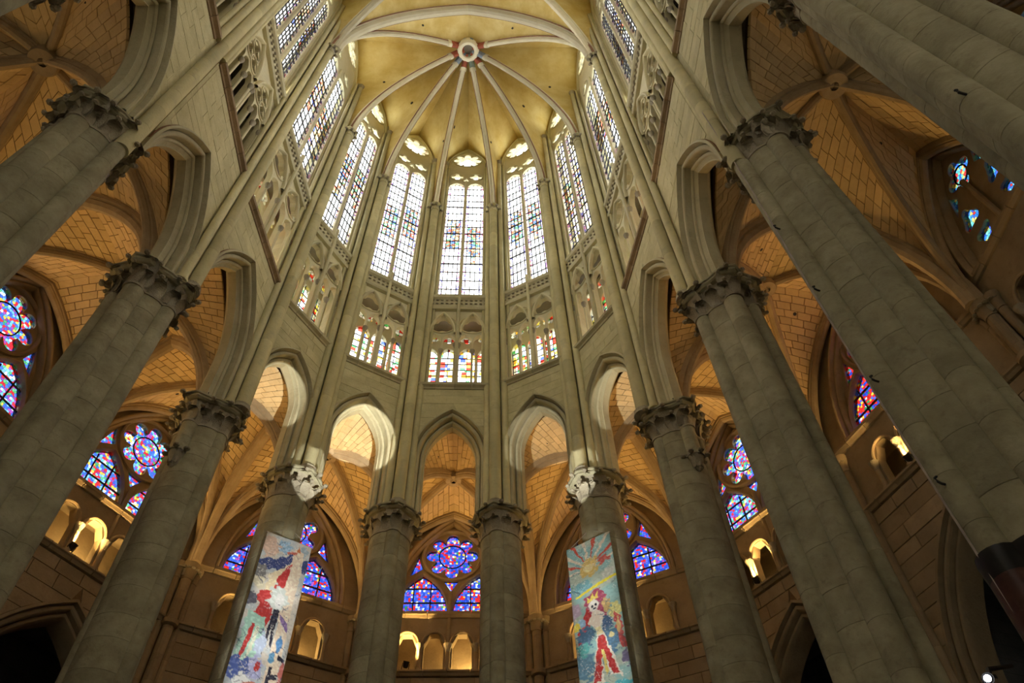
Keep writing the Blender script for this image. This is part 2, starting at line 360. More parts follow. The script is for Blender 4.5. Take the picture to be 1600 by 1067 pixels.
# ------------------------------------------------------------------ piers
PLAB = {4: 'round stone pier with leafy capital at left of the central apse bay', 5: 'round stone pier with leafy capital at right of the central apse bay',
        3: 'round stone pier behind the left painted banner', 6: 'round stone pier behind the right painted banner',
        2: 'stone pier with foliage corbel, next left of the left banner', 7: 'stone pier with foliage corbel, next right of the right banner',
        1: 'clustered stone pier with big crocket capital, second left of the left banner', 8: 'clustered stone pier with big crocket capital, second right of the right banner',
        0: 'large clustered pier at the left edge with shaft running up unbroken', 9: 'large clustered pier at right with dark marble foot and thin cable',
        -1: 'clustered pier outside the left edge, nearest on the left', 10: 'nearest clustered pier filling the upper right corner'}
for k in range(-1, 11):
    P = pier_xy(k); j = k if k <= 4 else 9-k
    # outward direction
    if j >= 2:
        d = P.normalized()
    else: d = Vector((-1 if k < 5 else 1, 0))
    rz = math.atan2(d.y, d.x)-PI/2
    side = 1 if k < 5 else -1          # local +x points east on the left wall, west on the right wall
    west = -side                       # local x sign of the west face
    pr = root('pier', PLAB[k], 'pier', (P.x, P.y, 0), rz, group='choir piers')
    co = 0.0                           # the drum stands a little behind the wall face
    if j >= 3:
        core, fr = .62, (.0, -.50, .23); extra = [(.35, .42, .16), (-.35, .42, .16), (0, .56, .18)]
        zlow = 9.35
    elif j == 2:
        co = .16; core, fr = .60, (.0, -.33, .21); extra = [(west*.30, .66, .15), (-west*.30, .66, .15), (0, .76, .19)]
        zlow = 7.7
    elif j == 1:
        co = .20; core, fr = .58, (0, -.38, .20); extra = [(west*.58, co, .235), (-west*.58, co, .235), (0, .80, .22), (west*.38, .72, .15), (-west*.38, .72, .15)]
        zlow = 4.4
    else:
        co = .25; core, fr = .55, (0, -.34, .18); extra = [(west*.52, co, .23), (-west*.52, co, .23), (0, .80, .22), (west*.36, .74, .15), (-west*.36, .74, .15)]
        zlow = 4.0
    drums(pr, 'drum', core, 0, co, .0, ZN, .58 if j >= 2 else .72, n=36, zlow=zlow)
    cir = [(0, co, core)]
    for (x, y, r) in [fr]+extra:
        if j <= 0 and (x, y, r) == fr: continue
        drums(pr, 'shaft_drum', r, x, y, .0, ZN, .78 if r > .2 else 1.0, n=18, zlow=zlow)
        cir.append((x, y, r))
    if j == 2:   # short corbelled shaft under the arcade arch on the west side
        x = west*.62
        drums(pr, 'corbel_shaft', .20, x, co, ZN-1.0, ZN, .5, n=16)
        cb = MB().lathe([(.02, ZN-1.55), (.12, ZN-1.4), (.2, ZN-1.15), (.23, ZN-1.02), (.2, ZN-1.0)], 16, (x, co)).build('corbel', M['carved'], pr)
        for q in range(7):
            a = q*2*PI/7; o = inst('leaf', LEAF_S, cb, (x+.12*math.cos(a), co+.12*math.sin(a), ZN-1.42), (0, 0, a+PI/2)); o.scale = (1.2, 1.2, 1.5)
        cir.append((x, co, .20))
    capital(pr, cir, ZN, ZA, {4: 13, 3: 13, 2: 15, 1: 18, 0: 16, -1: 16}[j])
    # wall shafts up to the vault
    if j >= 1:
        yc, rc, rs, xs, ys = -.66, .20, .125, .33, -.50
        if j == 1: yc, rc, rs, xs, ys = -.64, .165, .12, .30, -.48
        drums(pr, 'vault_shaft_drum', rc, 0, yc, ZA+.25, ZVC-.45, 1.5, 'shaft', 18)
        MB().lathe([(rc*1.5, ZA), (rc*1.5, ZA+.07), (rc*1.3, ZA+.12), (rc*1.35, ZA+.19), (rc, ZA+.25)], 18, (0, yc)).build('shaft_base', M['carved'], pr)
        for s in (-1, 1):
            MB().lathe([(rs*1.4, ZA), (rs*1.4, ZA+.1), (rs, ZA+.2), (rs, 43.4)], 14, (s*xs, ys)).build('side_shaft', M['shaft'], pr)
            MB().lathe([(.075, ZSTR+.2), (.075, 43.4)], 10, (s*(xs+.22), -.34)).build('thin_shaft', M['shaft'], pr)
            MB().lathe([(rs, 43.2), (rs*1.5, 43.45), (rs*1.6, 43.55)], 10, (s*xs, ys)).build('small_capital', M['carved'], pr)
    else:
        yc, rc = -.40, .18
        drums(pr, 'vault_shaft_drum', rc, 0, yc, .0 if False else ZN, ZVC-.45, 1.2, 'shaft', 20)
        drums(pr, 'shaft_drum', fr[2], 0, fr[1], 0, ZN, .8, 'pier', 20, zlow)
        for s in (-1, 1):
            MB().lathe([(.12, ZSTR+.2), (.12, 43.4)], 12, (s*.32, -.38)).build('side_shaft', M['shaft'], pr)
            MB().lathe([(.08, ZSTR+.2), (.08, 43.4)], 10, (s*.54, -.32)).build('thin_shaft', M['shaft'], pr)
    vc = MB().lathe([(rc*1.15, ZVC-.5), (rc*1.15, ZVC-.45), (rc*1.0, ZVC-.42), (rc*1.15, ZVC-.2), (rc*1.65, ZVC-.06)], 18, (0, yc)).build('vault_capital', M['shaft'], pr)
    MB().lathe([(rc*1.6, ZVC-.06), (rc*1.85, ZVC-.02), (rc*1.85, ZVC+.06)], 8, (0, yc), a0=PI/8).build('abacus', M['shaft'], vc, ang=.3)
    for q in range(8):
        a = q*2*PI/8; o = inst('leaf', LEAF_S, vc, (rc*math.cos(a), yc+rc*math.sin(a), ZVC-.4), (0, 0, a+PI/2)); o.data = LEAF_S
    # masonry behind the shafts
    hw_l = .45 if j >= 2 else .5
    MB().box(-hw_l, hw_l, -.33, .5, ZA, 47.6).build('pier_masonry', M['wall'], pr)
    if j <= 1 and k > 4 or j == 0:
        zt = 6.3 if j <= 0 else 5.8
        cc = [(0, co, core+.04), (fr[0], fr[1], fr[2]+.05)]+[(x, y, r+.04) for x, y, r in extra]
        o1 = radial(cc, 48)
        mb = MB().loft([[(x, y, 0) for x, y in o1], [(x, y, zt-.25) for x, y in o1]]); mb.build('marble_casing', M['marble'], pr)
        mb = MB().loft([[(x*s, y*s, z) for x, y in o1] for z, s in ((zt-.3, 1.0), (zt-.2, 1.015), (zt-.08, 1.025), (zt, 1.01))]); mb.build('casing_rim', M['black'], pr)

# ------------------------------------------------------------------ inner elevation, bay by bay
def jambs(mb, hw, a, c, zs, z0, z1, y0, y1, n=10, xoff=0.0):
    """wall -hw..hw, z0..z1, thickness y0..y1, with a pointed opening from z0 up"""
    h = arch(a, c, zs, 0, z0, n)
    out = [(-hw, z0)]+[(x, z) for x, z in h]+[(hw, z0), (hw, z1), (-hw, z1)]
    mb.plate(ccw(out), [], y0, y1)
def facing(parent, mat, hole, xl, zmin, ztop, yf, hgt, wid, jt, p0, p1):
    """single squared stones on a wall face around the opening whose outline is hole"""
    mid = len(hole)//2
    def halfw(z):
        if z >= hole[mid][1]: return 0
        for i in range(mid):
            if hole[i][1] <= z <= hole[i+1][1]:
                f = (z-hole[i][1])/max(1e-6, hole[i+1][1]-hole[i][1]); return -(hole[i][0]+(hole[i+1][0]-hole[i][0])*f)
        return -hole[0][0]
    zr = ztop; row = 0
    while zr > zmin:
        zb = zr-hgt*(1.05 if row % 3 else .9); hwz = max(halfw(zb+.01), halfw(zr-.01))
        for sa, sb in ([(-xl, xl)] if hwz == 0 else [(-xl, -hwz), (hwz, xl)]):
            if sb-sa < .12: continue
            n_ = max(1, round((sb-sa)/wid)); cuts = [sa]+[sa+(sb-sa)*(i+random.uniform(-.12, .12)+(.25 if row % 2 else -.1))/n_ for i in range(1, n_)]+[sb]
            for xa, xb in zip(cuts[:-1], cuts[1:]):
                dp = random.uniform(p0, p1); la, lb = xa+jt, xb-jt; l2, b2 = la, lb; z1_, z0_ = zr-jt, zb+jt
                if hwz and abs(xa-hwz) < 1e-6: la, l2 = halfw(z0_)+jt, halfw(z1_)+jt
                if hwz and abs(xb+hwz) < 1e-6: lb, b2 = -halfw(z0_)-jt, -halfw(z1_)-jt
                vs = [(la, yf-dp, z0_), (lb, yf-dp, z0_), (b2, yf-dp, z1_), (l2, yf-dp, z1_), (la, yf+.01, z0_), (lb, yf+.01, z0_), (b2, yf+.01, z1_), (l2, yf+.01, z1_)]
                MB().add(vs, [(0, 1, 2, 3), (0, 4, 5, 1), (1, 5, 6, 2), (2, 6, 7, 3), (3, 7, 4, 0)]).build('stone', M[mat], parent, smooth=False)
        zr = zb; row += 1
ARC = {}
for k in range(-1, 10):
    (C, rz, hw) = bay(k); j = k if k <= 4 else 8-k
    J = abs(k-4)
    wn = nid('wall')
    wall = root(wn, 'arcade wall with pointed arch in '+where(k), 'wall', (C.x, C.y, 0), rz, 'structure')
    # arch sizes
    if J <= 2: ai, u1, zap, zs = hw-.83, .36, 21.75 if J < 2 else 21.45, 19.55
    elif J == 3: ai, u1, zap, zs = hw-.86, .40, 21.8, 18.5
    else: ai, u1, zap, zs = hw-.80, .42, 20.75, 17.6
    ao = ai+u1; c = cof(ao, zap-zs); ARC[k] = (ai, c, zs, zap)
    mb = MB(); jambs(mb, hw-.3, ao, c, zs, ZA, ZSTR, -.36, .40); mb.build('spandrel', M['wall'], wall, ang=.4)
    # moulded arch: orders from the wall face inwards
    pr_ = [(u1+.07, -.355), (u1+.07, -.44), (u1+.01, -.46), (u1-.01, -.38), (u1-.03, -.22)]
    pr_ += roll(u1-.11, -.28, .07, 40, -200, 8)
    pr_ += [(u1-.18, -.16), (u1-.19, -.02)]
    pr_ += roll(u1-.25, -.08, .055, 50, -200, 7)
    pr_ += [(.03, .02), (0, .02), (0, .26), (.05, .33), (.09, .24), (.18, .28), (.20, .41), (u1+.02, .41)]
    mb = MB(); sweep_arch(mb, ai, c, zs, pr_, ZA, 12); mb.build('arch_moulding', M['stone'], wall, ang=.5)
    facing(wall, 'wallstone', arch(ai, c, zs, u1+.09, ZA, 12), hw-.42, zs-1.2, ZSTR-.06, -.36, .40, .85, .006, .006, .016)
    r0 = u1+.055
    mb = MB(); sweep_arch(mb, ai, c, zs, [(r0, -.41), (r0+.025, -.41), (r0+.025, -.36), (r0, -.36)], ZA+1.0, 12); mb.build('hood_line', M['redline'], wall)
    # string course made of single stones
    x0, x1 = -hw+.34, hw-.34; ns = max(3, round((x1-x0)/.62)); cut = [x0+(x1-x0)*i/ns for i in range(ns+1)]
    for a, b in zip(cut[:-1], cut[1:]):
        mb = MB(); pf = [(-.30, ZSTR-.05), (-.40, ZSTR-.04), (-.42, ZSTR+.03), (-.52, ZSTR+.09), (-.53, ZSTR+.20), (-.46, ZSTR+.24), (-.30, ZSTR+.24)]
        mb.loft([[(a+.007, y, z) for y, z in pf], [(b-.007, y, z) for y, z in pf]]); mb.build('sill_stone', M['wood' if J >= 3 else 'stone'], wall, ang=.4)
    # passage floor, roof and back wall behind the triforium
    MB().box(-hw-.3, hw+.3, -.30, 1.6, ZSTR-.1, ZSTR+.1).build('passage_floor', M['stone'], wall)
    MB().box(-hw-.3, hw+.3, -.22, .30, ZT+.02, ZCS-.06).box(-hw-.3, hw+.3, .30, 1.6, ZT+.0, ZCS-.06).build('passage_roof', M['dark'], wall)  # roof coloured dark so the oculi look shaded; shade put into the colour
    for s in (-1, 1): MB().box(s*(hw+.05)-.1, s*(hw+.05)+.1, .45, 1.6, ZSTR, ZT+.3).build('passage_cross_wall', M['wall'], wall)
    # ---------------- triforium
    Wt = hw-.43
    tf = root(nid('trim'), 'triforium arcade with foiled openings in '+where(k), 'triforium', (C.x, C.y, 0), rz, 'structure')
    zb = ZSTR+.2; nl = 2 if J <= 3 else 3
    uw = Wt/2; lw = (uw-.10)/nl
    holes = []; holes2 = []
    for s in (-1, 1):
        xc = s*uw
        rr = min(.60, uw*.90) if nl == 2 else .33
        lap = 26.75 if nl == 2 else 26.4
        for q in range(nl):
            xx = xc-(uw-.05)+(2*q+1)*(uw-.05)/nl; a = (uw-.05)/nl-.035
            holes.append([(x+xx, z) for x, z in arch(a, cof(a, a*1.55), lap-a*1.55, 0, zb+.02, 6)])
        if nl == 2:
            holes.append([(xc+x, 27.42+z) for x, z in radial([(0, 0, rr*.74)]+[(rr*.62*math.cos(PI/2+2*PI*i/5), rr*.62*math.sin(PI/2+2*PI*i/5), rr*.36) for i in range(5)], 40)]); ro = [(xc, 27.42, rr)]
        else:
            ro = [(xc-uw*.34, 26.75, .30), (xc+uw*.34, 26.75, .30), (xc, 27.35, .34)]
            holes += [foil(x, z, r, 4, 32) for x, z, r in ro]
        holes2.append((xc, ro))
    for h in holes: h[:] = ccw(h)
    mb = MB(); mb.plate([(-Wt, zb), (Wt, zb), (Wt, ZT), (-Wt, ZT)], holes, -.16, .04); mb.build('tracery', M['pale'], tf, ang=.4)
    for xc, ro in holes2:
        am = uw-.05; mb = MB(); zsp = 26.75 if nl == 2 else 26.5
        cm = cof(am, 28.3-zsp); sweep_arch(mb, am-.12, cm, zsp, [(.13, -.15), (.12, -.24)]+roll(.06, -.24, .05, 0, -180)+[(0, -.22), (0, -.15)], None, 8, xc); mb.build('arch_moulding', M['pale'], tf)
        for x, z, r in ro:
            mb = MB(); ring_mb(mb, x, z, r*1.0, [(.05, -.15), (.04, -.20), (0, -.21), (-.02, -.15)]); mb.build('foil_ring', M['pale'], tf)
        for q in range(1, nl):
            xx = xc-(uw-.08)+2*q*(uw-.08)/nl
            cl = MB().lathe([(.075, zb), (.075, zb+.1), (.045, zb+.18), (.045, 25.35)], 10, (xx, -.17)).build('colonnette', M['pale'], tf)
            MB().lathe([(.05, 25.33), (.06, 25.36), (.05, 25.4), (.1, 25.55), (.11, 25.64)], 10, (xx, -.17)).build('capital', M['carved'], cl)
        for s in (-1, 1):
            xx = xc+s*(uw-.06)
            cl = MB().lathe([(.08, zb), (.08, zb+.1), (.05, zb+.18), (.05, 25.7)], 10, (xx, -.21)).build('colonnette', M['pale'], tf)
            MB().lathe([(.05, 25.68), (.06, 25.71), (.055, 25.75), (.1, 25.9), (.11, 26.0)], 10, (xx, -.21)).build('capital', M['carved'], cl)
    # frieze above the triforium
    mb = MB(); pf = [(-.16, ZT-.02), (-.30, ZT), (-.34, ZT+.10), (-.28, ZT+.16), (-.26, ZT+.20), (-.26, ZCS-.55), (-.36, ZCS-.48), (-.40, ZCS-.36), (-.30, ZCS-.28), (-.24, ZCS-.05), (-.10, ZCS), (0, ZCS), (0, ZT-.02)]
    mb.loft([[(-Wt-.1, y, z) for y, z in pf], [(Wt+.1, y, z) for y, z in pf]]); mb.build('frieze', M['pale'], tf, ang=.5)
    nfl = int(2*Wt/.2)
    for zrow, sc_ in ((ZT+.23, .75), (ZT+.48, .75)):
        for q in range(nfl):
            o = inst('frieze_leaf', LEAF_S, tf, (-Wt+(q+.5)*2*Wt/nfl, -.235, zrow)); o.scale = (.95, .45, sc_)
    # back of the triforium: glazed in the apse, blind in the straight bays
    if J <= 3:
        wd = root(nid('window'), 'red, green and white glazed triforium lights in '+where(k), 'window', (C.x, C.y, 0), rz, 'structure')
        Wb = hw-.1; nb = 4; lb = Wb/nb; hs = []
        zb2 = ZSTR+.1
        for q in range(nb):
            xx = -Wb+(2*q+1)*lb; a = lb-.05
            hs.append([(x+xx, z) for x, z in arch(a, cof(a, a*1.5), 26.7, 0, zb2+.05, 7)]); hs.append(foil(xx, 27.92, lb*.92, 6, 36))
        for h in hs: h[:] = ccw(h)
        mb = MB(); mb.plate([(-Wb-.4, zb2), (Wb+.4, zb2), (Wb+.4, ZT+.3), (-Wb-.4, ZT+.3)], hs, .95, 1.15); mb.build('tracery', M['pale'], wd, ang=.4)
        for q in range(nb):
            xx = -Wb+(2*q+1)*lb; a = lb-.05
            o = [(x, z) for x, z in arch(a, cof(a, a*1.5), 26.7, 0, zb2, 7)]
            ncol = 2; nrow = 5
            for i in range(ncol):
                for r in range(nrow):
                    xa, xb = -a+2*a*i/ncol, -a+2*a*(i+1)/ncol; za, zc = zb2+(27.45-zb2)*r/nrow, zb2+(27.45-zb2)*(r+1)/nrow
                    pc = clip([(xa, za), (xb, za), (xb, zc), (xa, zc)], ccw(o))
                    if len(pc) < 3: continue
                    MB().add([(x, 0, z-za) for x, z in pc], [tuple(range(len(pc)))]).build('pane', M['modern'], wd, (xx, 1.05, za), smooth=False)
            mb = MB()
            for i in range(ncol+1): mb.box(xx-a+2*a*i/ncol-.015, xx-a+2*a*i/ncol+.015, 1.03, 1.07, zb2, 27.3)
            for r in range(nrow*2): mb.box(xx-a, xx+a, 1.03, 1.07, zb2+r*.39-.012, zb2+r*.39+.012)
            mb.build('lead_bars', M['lead'], wd, smooth=False)
            MB().add([(x, 1.05, z) for x, z in circ(xx, 27.92, lb*.95, 16)], [tuple(range(16))]).build('rose_pane', M['modern'], wd, smooth=False)
    else:
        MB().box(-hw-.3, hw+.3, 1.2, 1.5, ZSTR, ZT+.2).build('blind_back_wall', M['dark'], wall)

    # ---------------- clerestory
    ZS_ = ZCS if J <= 3 else 30.5
    cw = root(nid('wall'), 'clerestory wall around the tall window of '+where(k), 'wall', (C.x, C.y, 0), rz, 'structure')
    Wc = hw-.50; zapx = 46.45; zsp = 43.7 if J <= 2 else 42.9
    cc_ = cof(Wc, zapx-zsp)
    mb = MB(); jambs(mb, hw+.1, Wc, cc_, zsp, ZCS-.02, 48.2, -.05, .55); mb.build('clerestory_masonry', M['wall'], cw, ang=.4)
    mb = MB(); sweep_arch(mb, Wc-.16, cc_, zsp, [(.25, -.04), (.24, -.10)]+roll(.18, -.10, .05, 20, -170)+[(.11, -.04)]+roll(.07, -.05, .04, 0, -170)+[(.02, .0), (.02, .3), (.2, .3)], ZCS, 10); mb.build('wall_rib', M['pale'], cw, ang=.5)
    nlan = 2 if J <= 3 else 3
    win = root(nid('window'), 'tall traceried clerestory window with %d lancets in %s' % (nlan, where(k)), 'window', (C.x, C.y, 0), rz, 'structure')
    Wg = Wc-.14; lw = Wg/nlan; a = lw-.075
    zla = 41.75 if J <= 2 else 41.0
    ha = a*1.35; outer = arch(Wg+.05, cof(Wg+.05, zapx-.1-zsp), zsp, 0, ZS_-.02, 10)
    outer = ccw(outer)
    hs = []; lan = []
    for q in range(nlan):
        xx = -Wg+(2*q+1)*lw; o = arch(a, cof(a, ha), zla-ha, 0, ZS_+.04, 7); lan.append((xx, o)); hs.append(ccw([(x+xx, z) for x, z in o]))
    if nlan == 2:
        rs = [(-lw*1.02, zla+.78, .36, 4), (lw*1.02, zla+.78, .36, 4), (0, zapx-1.55, .84 if J <= 2 else .95, 8)]
        if J <= 2: rs += [(0, zla+.35, .2, 3)]
    else: rs = [(-lw*1.4, zla+.62, .34, 4), (lw*1.4, zla+.62, .34, 4), (0, zla+.75, .42, 4), (-.5, zla+1.75, .38, 4), (.5, zla+1.75, .38, 4), (0, zapx-1.0, .4, 4)]
    for x, z, r, f in rs: hs.append(ccw(foil(x, z, r, f, 48 if f == 8 else 32, q=.26 if f == 8 else .36, d=.74 if f == 8 else .62)))
    if k == 4 or True:
        mb = MB(); mb.plate(outer, hs, -.03, .14); mb.build('tracery', M['pale'], win, ang=.4)
    for x, z, r, f in rs:
        mb = MB(); ring_mb(mb, x, z, r, [(.07, -.02), (.05, -.07), (.02, -.08), (0, -.02)]); mb.build('foil_ring', M['pale'], win)
        mt = 'clear'
        MB().add([(xx_, .05, zz_) for xx_, zz_ in circ(x, z, r*1.04, 20)], [tuple(range(20))]).build('rose_pane', M[mt], win, smooth=False)
    for q in range(1, nlan):
        xx = -Wg+2*q*lw
        MB().lathe([(.085, ZSTR+.2 if nlan == 2 else ZS_), (.085, zla+.1)], 10, (xx, -.05)).build('mullion', M['pale'], win)
        if nlan == 2: MB().lathe([(.075, ZSTR+.2), (.075, ZCS+.3)], 10, (xx, -.30)).build('mullion_shaft', M['pale'], tf)
    PM = {}
    for q, (xx, o) in enumerate(lan):
        oc = ccw(o); bw = .13 if J <= 2 else .15
        ncol = 3 if J <= 2 else 3
        xs = [-a-.03, -a+bw]+[-a+bw+(2*a-2*bw)*i/ncol for i in range(1, ncol)]+[a-bw, a+.03]
        nrow = 16 if J <= 2 else 18
        z0 = ZS_+.02; dz = (zla+.05-z0)/nrow
        bars = MB()
        for r in range(nrow):
            t = (r+.5)/nrow
            f0 = .36+.03*((q*7+k*5) % 3-1)
            fig = f0 < t < f0+.26
            for i in range(len(xs)-1):
                za, zc = z0+r*dz, z0+(r+1)*dz
                pc = clip([(xs[i], za), (xs[i+1], za), (xs[i+1], zc), (xs[i], zc)], oc)
                if len(pc) < 3 or abs(area(pc)) < 1e-3: continue
                bd = i in (0, len(xs)-2)
                mt = 'border' if bd else ('clear' if not fig else ('figure' if k in (2, 3, 4, 5) else 'figure_warm'))
                if k == 6 and not bd and not fig: mt = 'mixed'
                if not bd and not fig and abs(t-f0) < .10 and random.random() < .35: mt = 'figure_warm'
                full = len(pc) == 4 and abs(abs(area(pc))-(xs[i+1]-xs[i])*dz) < 1e-5
                key = (i, mt)
                if full:
                    if key not in PM: PM[key] = MB().add([(0, 0, 0), (xs[i+1]-xs[i], 0, 0), (xs[i+1]-xs[i], 0, dz), (0, 0, dz)], [(0, 1, 2, 3)]).mesh('pane', M[mt], smooth=False)
                    inst('pane', PM[key], win, (xx+xs[i], .045, za))
                else: MB().add([(x-xs[i], 0, z-za) for x, z in pc], [tuple(range(len(pc)))]).build('pane', M[mt], win, (xx+xs[i], .045, za), smooth=False)
            bars.box(xx-a, xx+a, .02, .065, z0+r*dz-.019, z0+r*dz+.019)
            if r % 4 == 0 and r: bars.box(xx-a-.02, xx+a+.02, .0, .045, z0+r*dz-.028, z0+r*dz+.028)
        for x in xs[1:-1]: bars.box(xx+x-.021, xx+x+.021, .02, .065, z0, zla-ha*.25 if abs(x) < a*.6 else zla-ha*.62)
        bars.build('lead_bars', M['lead'], win, smooth=False)
    # portal to guide daylight sampling through this opening
    pl = bpy.data.lights.new('daylight_portal', 'AREA'); pl.shape = 'RECTANGLE'; pl.size = 2*Wg; pl.size_y = zapx-ZS_; pl.cycles.is_portal = True
    po = bpy.data.objects.new('daylight_portal', pl); COL.objects.link(po)
    mm = Matrix.Translation((C.x, C.y, (zapx+ZS_)/2)) @ Matrix.Rotation(rz, 4, 'Z') @ Matrix.Translation((0, .8, 0)) @ Matrix.Rotation(-PI/2, 4, 'X')
    po.matrix_world = mm
    if J <= 3:
        pl = bpy.data.lights.new('daylight_portal', 'AREA'); pl.shape = 'RECTANGLE'; pl.size = 2*hw; pl.size_y = ZT-ZSTR; pl.cycles.is_portal = True
        po = bpy.data.objects.new('daylight_portal', pl); COL.objects.link(po)
        po.matrix_world = Matrix.Translation((C.x, C.y, (ZT+ZSTR)/2)) @ Matrix.Rotation(rz, 4, 'Z') @ Matrix.Translation((0, 1.3, 0)) @ Matrix.Rotation(-PI/2, 4, 'X')

# ------------------------------------------------------------------ vaults
def rib_path(S, K, n=16):
    S = Vector(S); K = Vector(K); d = Vector((K.x-S.x, K.y-S.y, 0)); s = d.length; d /= s; h = K.z-S.z; out = []
    for i in range(n+1):
        t = i/n
        if h >= s:
            c = (s*s+h*h)/(2*s); am = math.atan2(h, c-s); x = c-c*math.cos(am*t); z = c*math.sin(am*t)
        else:
            a_ = t*PI/2; x = s*(1-math.cos(a_)); z = h*math.sin(a_)
        out.append(S+d*x+Vector((0, 0, z)))
    return out
def half_arch(S, apex, zs, n=16):
    """boundary half arch from S straight up to zs then a pointed curve to the apex"""
    S = Vector(S); T = Vector((S.x, S.y, max(S.z, zs)))
    P = rib_path(T, apex, n); L0 = T.z-S.z; L = L0+sum((P[i+1]-P[i]).length for i in range(n))
    pts = [S]+P if L0 > 1e-4 else P
    return resample(pts, n)
def resample(pts, n):
    L = [0]
    for i in range(len(pts)-1): L.append(L[-1]+(pts[i+1]-pts[i]).length)
    out = []
    for i in range(n+1):
        s = L[-1]*i/n; j = 0
        while j < len(L)-2 and L[j+1] < s: j += 1
        f = (s-L[j])/max(1e-9, L[j+1]-L[j]); out.append(pts[j].lerp(pts[j+1], min(1, f)))
    return out
def rib_mesh(path, w, dep, up=.1, mb=None):
    mb = mb or MB(); d = Vector((path[-1].x-path[0].x, path[-1].y-path[0].y, 0)).normalized(); lat = Vector((-d.y, d.x, 0))
    prof = [(-w, -up), (-w, dep*.28), (-w*.72, dep*.36), (-w*.78, dep*.55), (-w*.5, dep*.86), (0, dep), (w*.5, dep*.86), (w*.78, dep*.55), (w*.72, dep*.36), (w, dep*.28), (w, -up)]
    rows = []
    for i, p in enumerate(path):
        t = (path[min(i+1, len(path)-1)]-path[max(i-1, 0)]).normalized(); nn = t.cross(lat)
        if nn.dot(Vector((d.x, d.y, -1))) < 0: nn = -nn
        rows.append([p+lat*v+nn*u for v, u in prof])
    mb.loft(rows); return mb
def web(parent, A, W, mat, name='web', lift=.0):
    mb = MB(); g = []
    for a, b in zip(A, W):
        g.append([a.lerp(b, s/8)+Vector((0, 0, lift+.10*math.sin(PI*s/8)*min(1, (b-a).length/3))) for s in range(9)])
    mb.rows(g)
    # thickness
    mb.rows([[p+Vector((0, 0, .25)) for p in reversed(r)] for r in g])
    return mb.build(name, mat, parent, ang=1.2)
POOL = {}
def stones(parent, A, W, hgt, wid, key):
    n = len(A)-1
    def P(t, s):
        x = min(max(t, 0), 1)*n; i = min(int(x), n-1); f = x-i
        a = A[i].lerp(A[i+1], f); b = W[i].lerp(W[i+1], f)
        return a.lerp(b, s)+Vector((0, 0, .10*math.sin(PI*s)*min(1, (b-a).length/3)))
    L = sum((A[i+1].lerp(W[i+1], .5)-A[i].lerp(W[i], .5)).length for i in range(n))
    nc = max(3, round(L/hgt))
    for c in range(nc):
        t0, t1 = c/nc, (c+1)/nc; l = (P((t0+t1)/2, 1)-P((t0+t1)/2, 0)).length
        if l < .35: continue
        ns = max(1, round(l/wid)); cuts = [0]+[(q+(.5 if c % 2 else 0))/ns for q in range(1 if not c % 2 else 0, ns)]+[1]
        cuts = sorted(set(cuts))
        g = .024; gt = g/(L/nc)*.5
        for a, b in zip(cuts[:-1], cuts[1:]):
            gs = g/l*.5
            if (b-a)*l < .12: continue
            q = [P(t0+gt*(t1-t0), a+gs), P(t1-gt*(t1-t0), a+gs), P(t1-gt*(t1-t0), b-gs), P(t0+gt*(t1-t0), b-gs)]
            nn = (q[1]-q[0]).cross(q[3]-q[0])
            if nn.length < 1e-6: continue
            nn.normalize()
            if nn.z > 0: nn = -nn
            dp = .035+random.uniform(0, .015)
            vs = [v+nn*dp for v in q]+[v-nn*.03 for v in q]
            POOL.setdefault(parent.name, (parent, []))[1].append(vs)

# --- high vault over the apse
hv = root('ceiling', 'yellow ribbed apse vault with eight ribs meeting at a round boss', 'vault', (0, 0, 0), 0, 'structure')
K = Vector((0, 0, ZKEY))
def vcap(k):
    P = pier_xy(k); j = k if k <= 4 else 9-k
    d = P.normalized() if j >= 2 else Vector((-1 if k < 5 else 1, 0))
    q = P-d*(.66 if j >= 1 else .42); return Vector((q.x, q.y, ZVC+.05))
def wall_half(k, side):
    """left (-1) or right (+1) half of the wall rib of clerestory bay k"""
    C, rz, hw = bay(k); J = abs(k-4); t = Vector((math.cos(rz), math.sin(rz))); o = Vector((-t.y, t.x))
    zsp = 43.7 if J <= 2 else 42.9
    S = C+t*side*(hw-.34)-o*.05; Ap = C-o*.05
    return half_arch((S.x, S.y, ZVC+.05), (Ap.x, Ap.y, 46.75), zsp)
def trim_path(p, a, b): return resample(p, 60)[int(60*a):int(60*b)+1]
HR = {}
COLS = ['red', 'red', 'red', 'blue', 'red', 'green', 'red', 'blue', 'red']
for k in range(1, 9):
    p = rib_path(vcap(k), K+Vector((0, 0, .12))); HR[k] = p
    rb = rib_mesh(trim_path(p, 0, .90), .145, .32).build('rib', M['rib'], hv, ang=.5)
    lat = Vector((-(K.y-p[0].y), K.x-p[0].x, 0)).normalized()
    for s in (-1, 1):
        q = [x+lat*s*.14 for x in trim_path(p, 0, .90)]
        mb = MB(); rows = []
        for i, x in enumerate(q):
            t = (q[min(i+1, len(q)-1)]-q[max(i-1, 0)]).normalized(); nn = t.cross(lat)
            if nn.z > 0: nn = -nn
            rows.append([x+nn*.02-lat*.02, x+nn*.10-lat*.02, x+nn*.10+lat*.02, x+nn*.02+lat*.02])
        mb.loft(rows).build('painted_line', M['redline'], rb)
    e = trim_path(p, .90, .97)
    rib_mesh(e, .155, .34).build('painted_rib_end', M[COLS[k % 9]], hv, ang=.5)
    rib_mesh(trim_path(p, .885, .91), .175, .37).build('rib_collar', M['rib'], hv, ang=.5)
for k in range(1, 8):
    n = 16
    for kk, side in ((k, -1), (k+1, 1)): web(hv, HR[kk], wall_half(k, side), M['vault'], 'web')
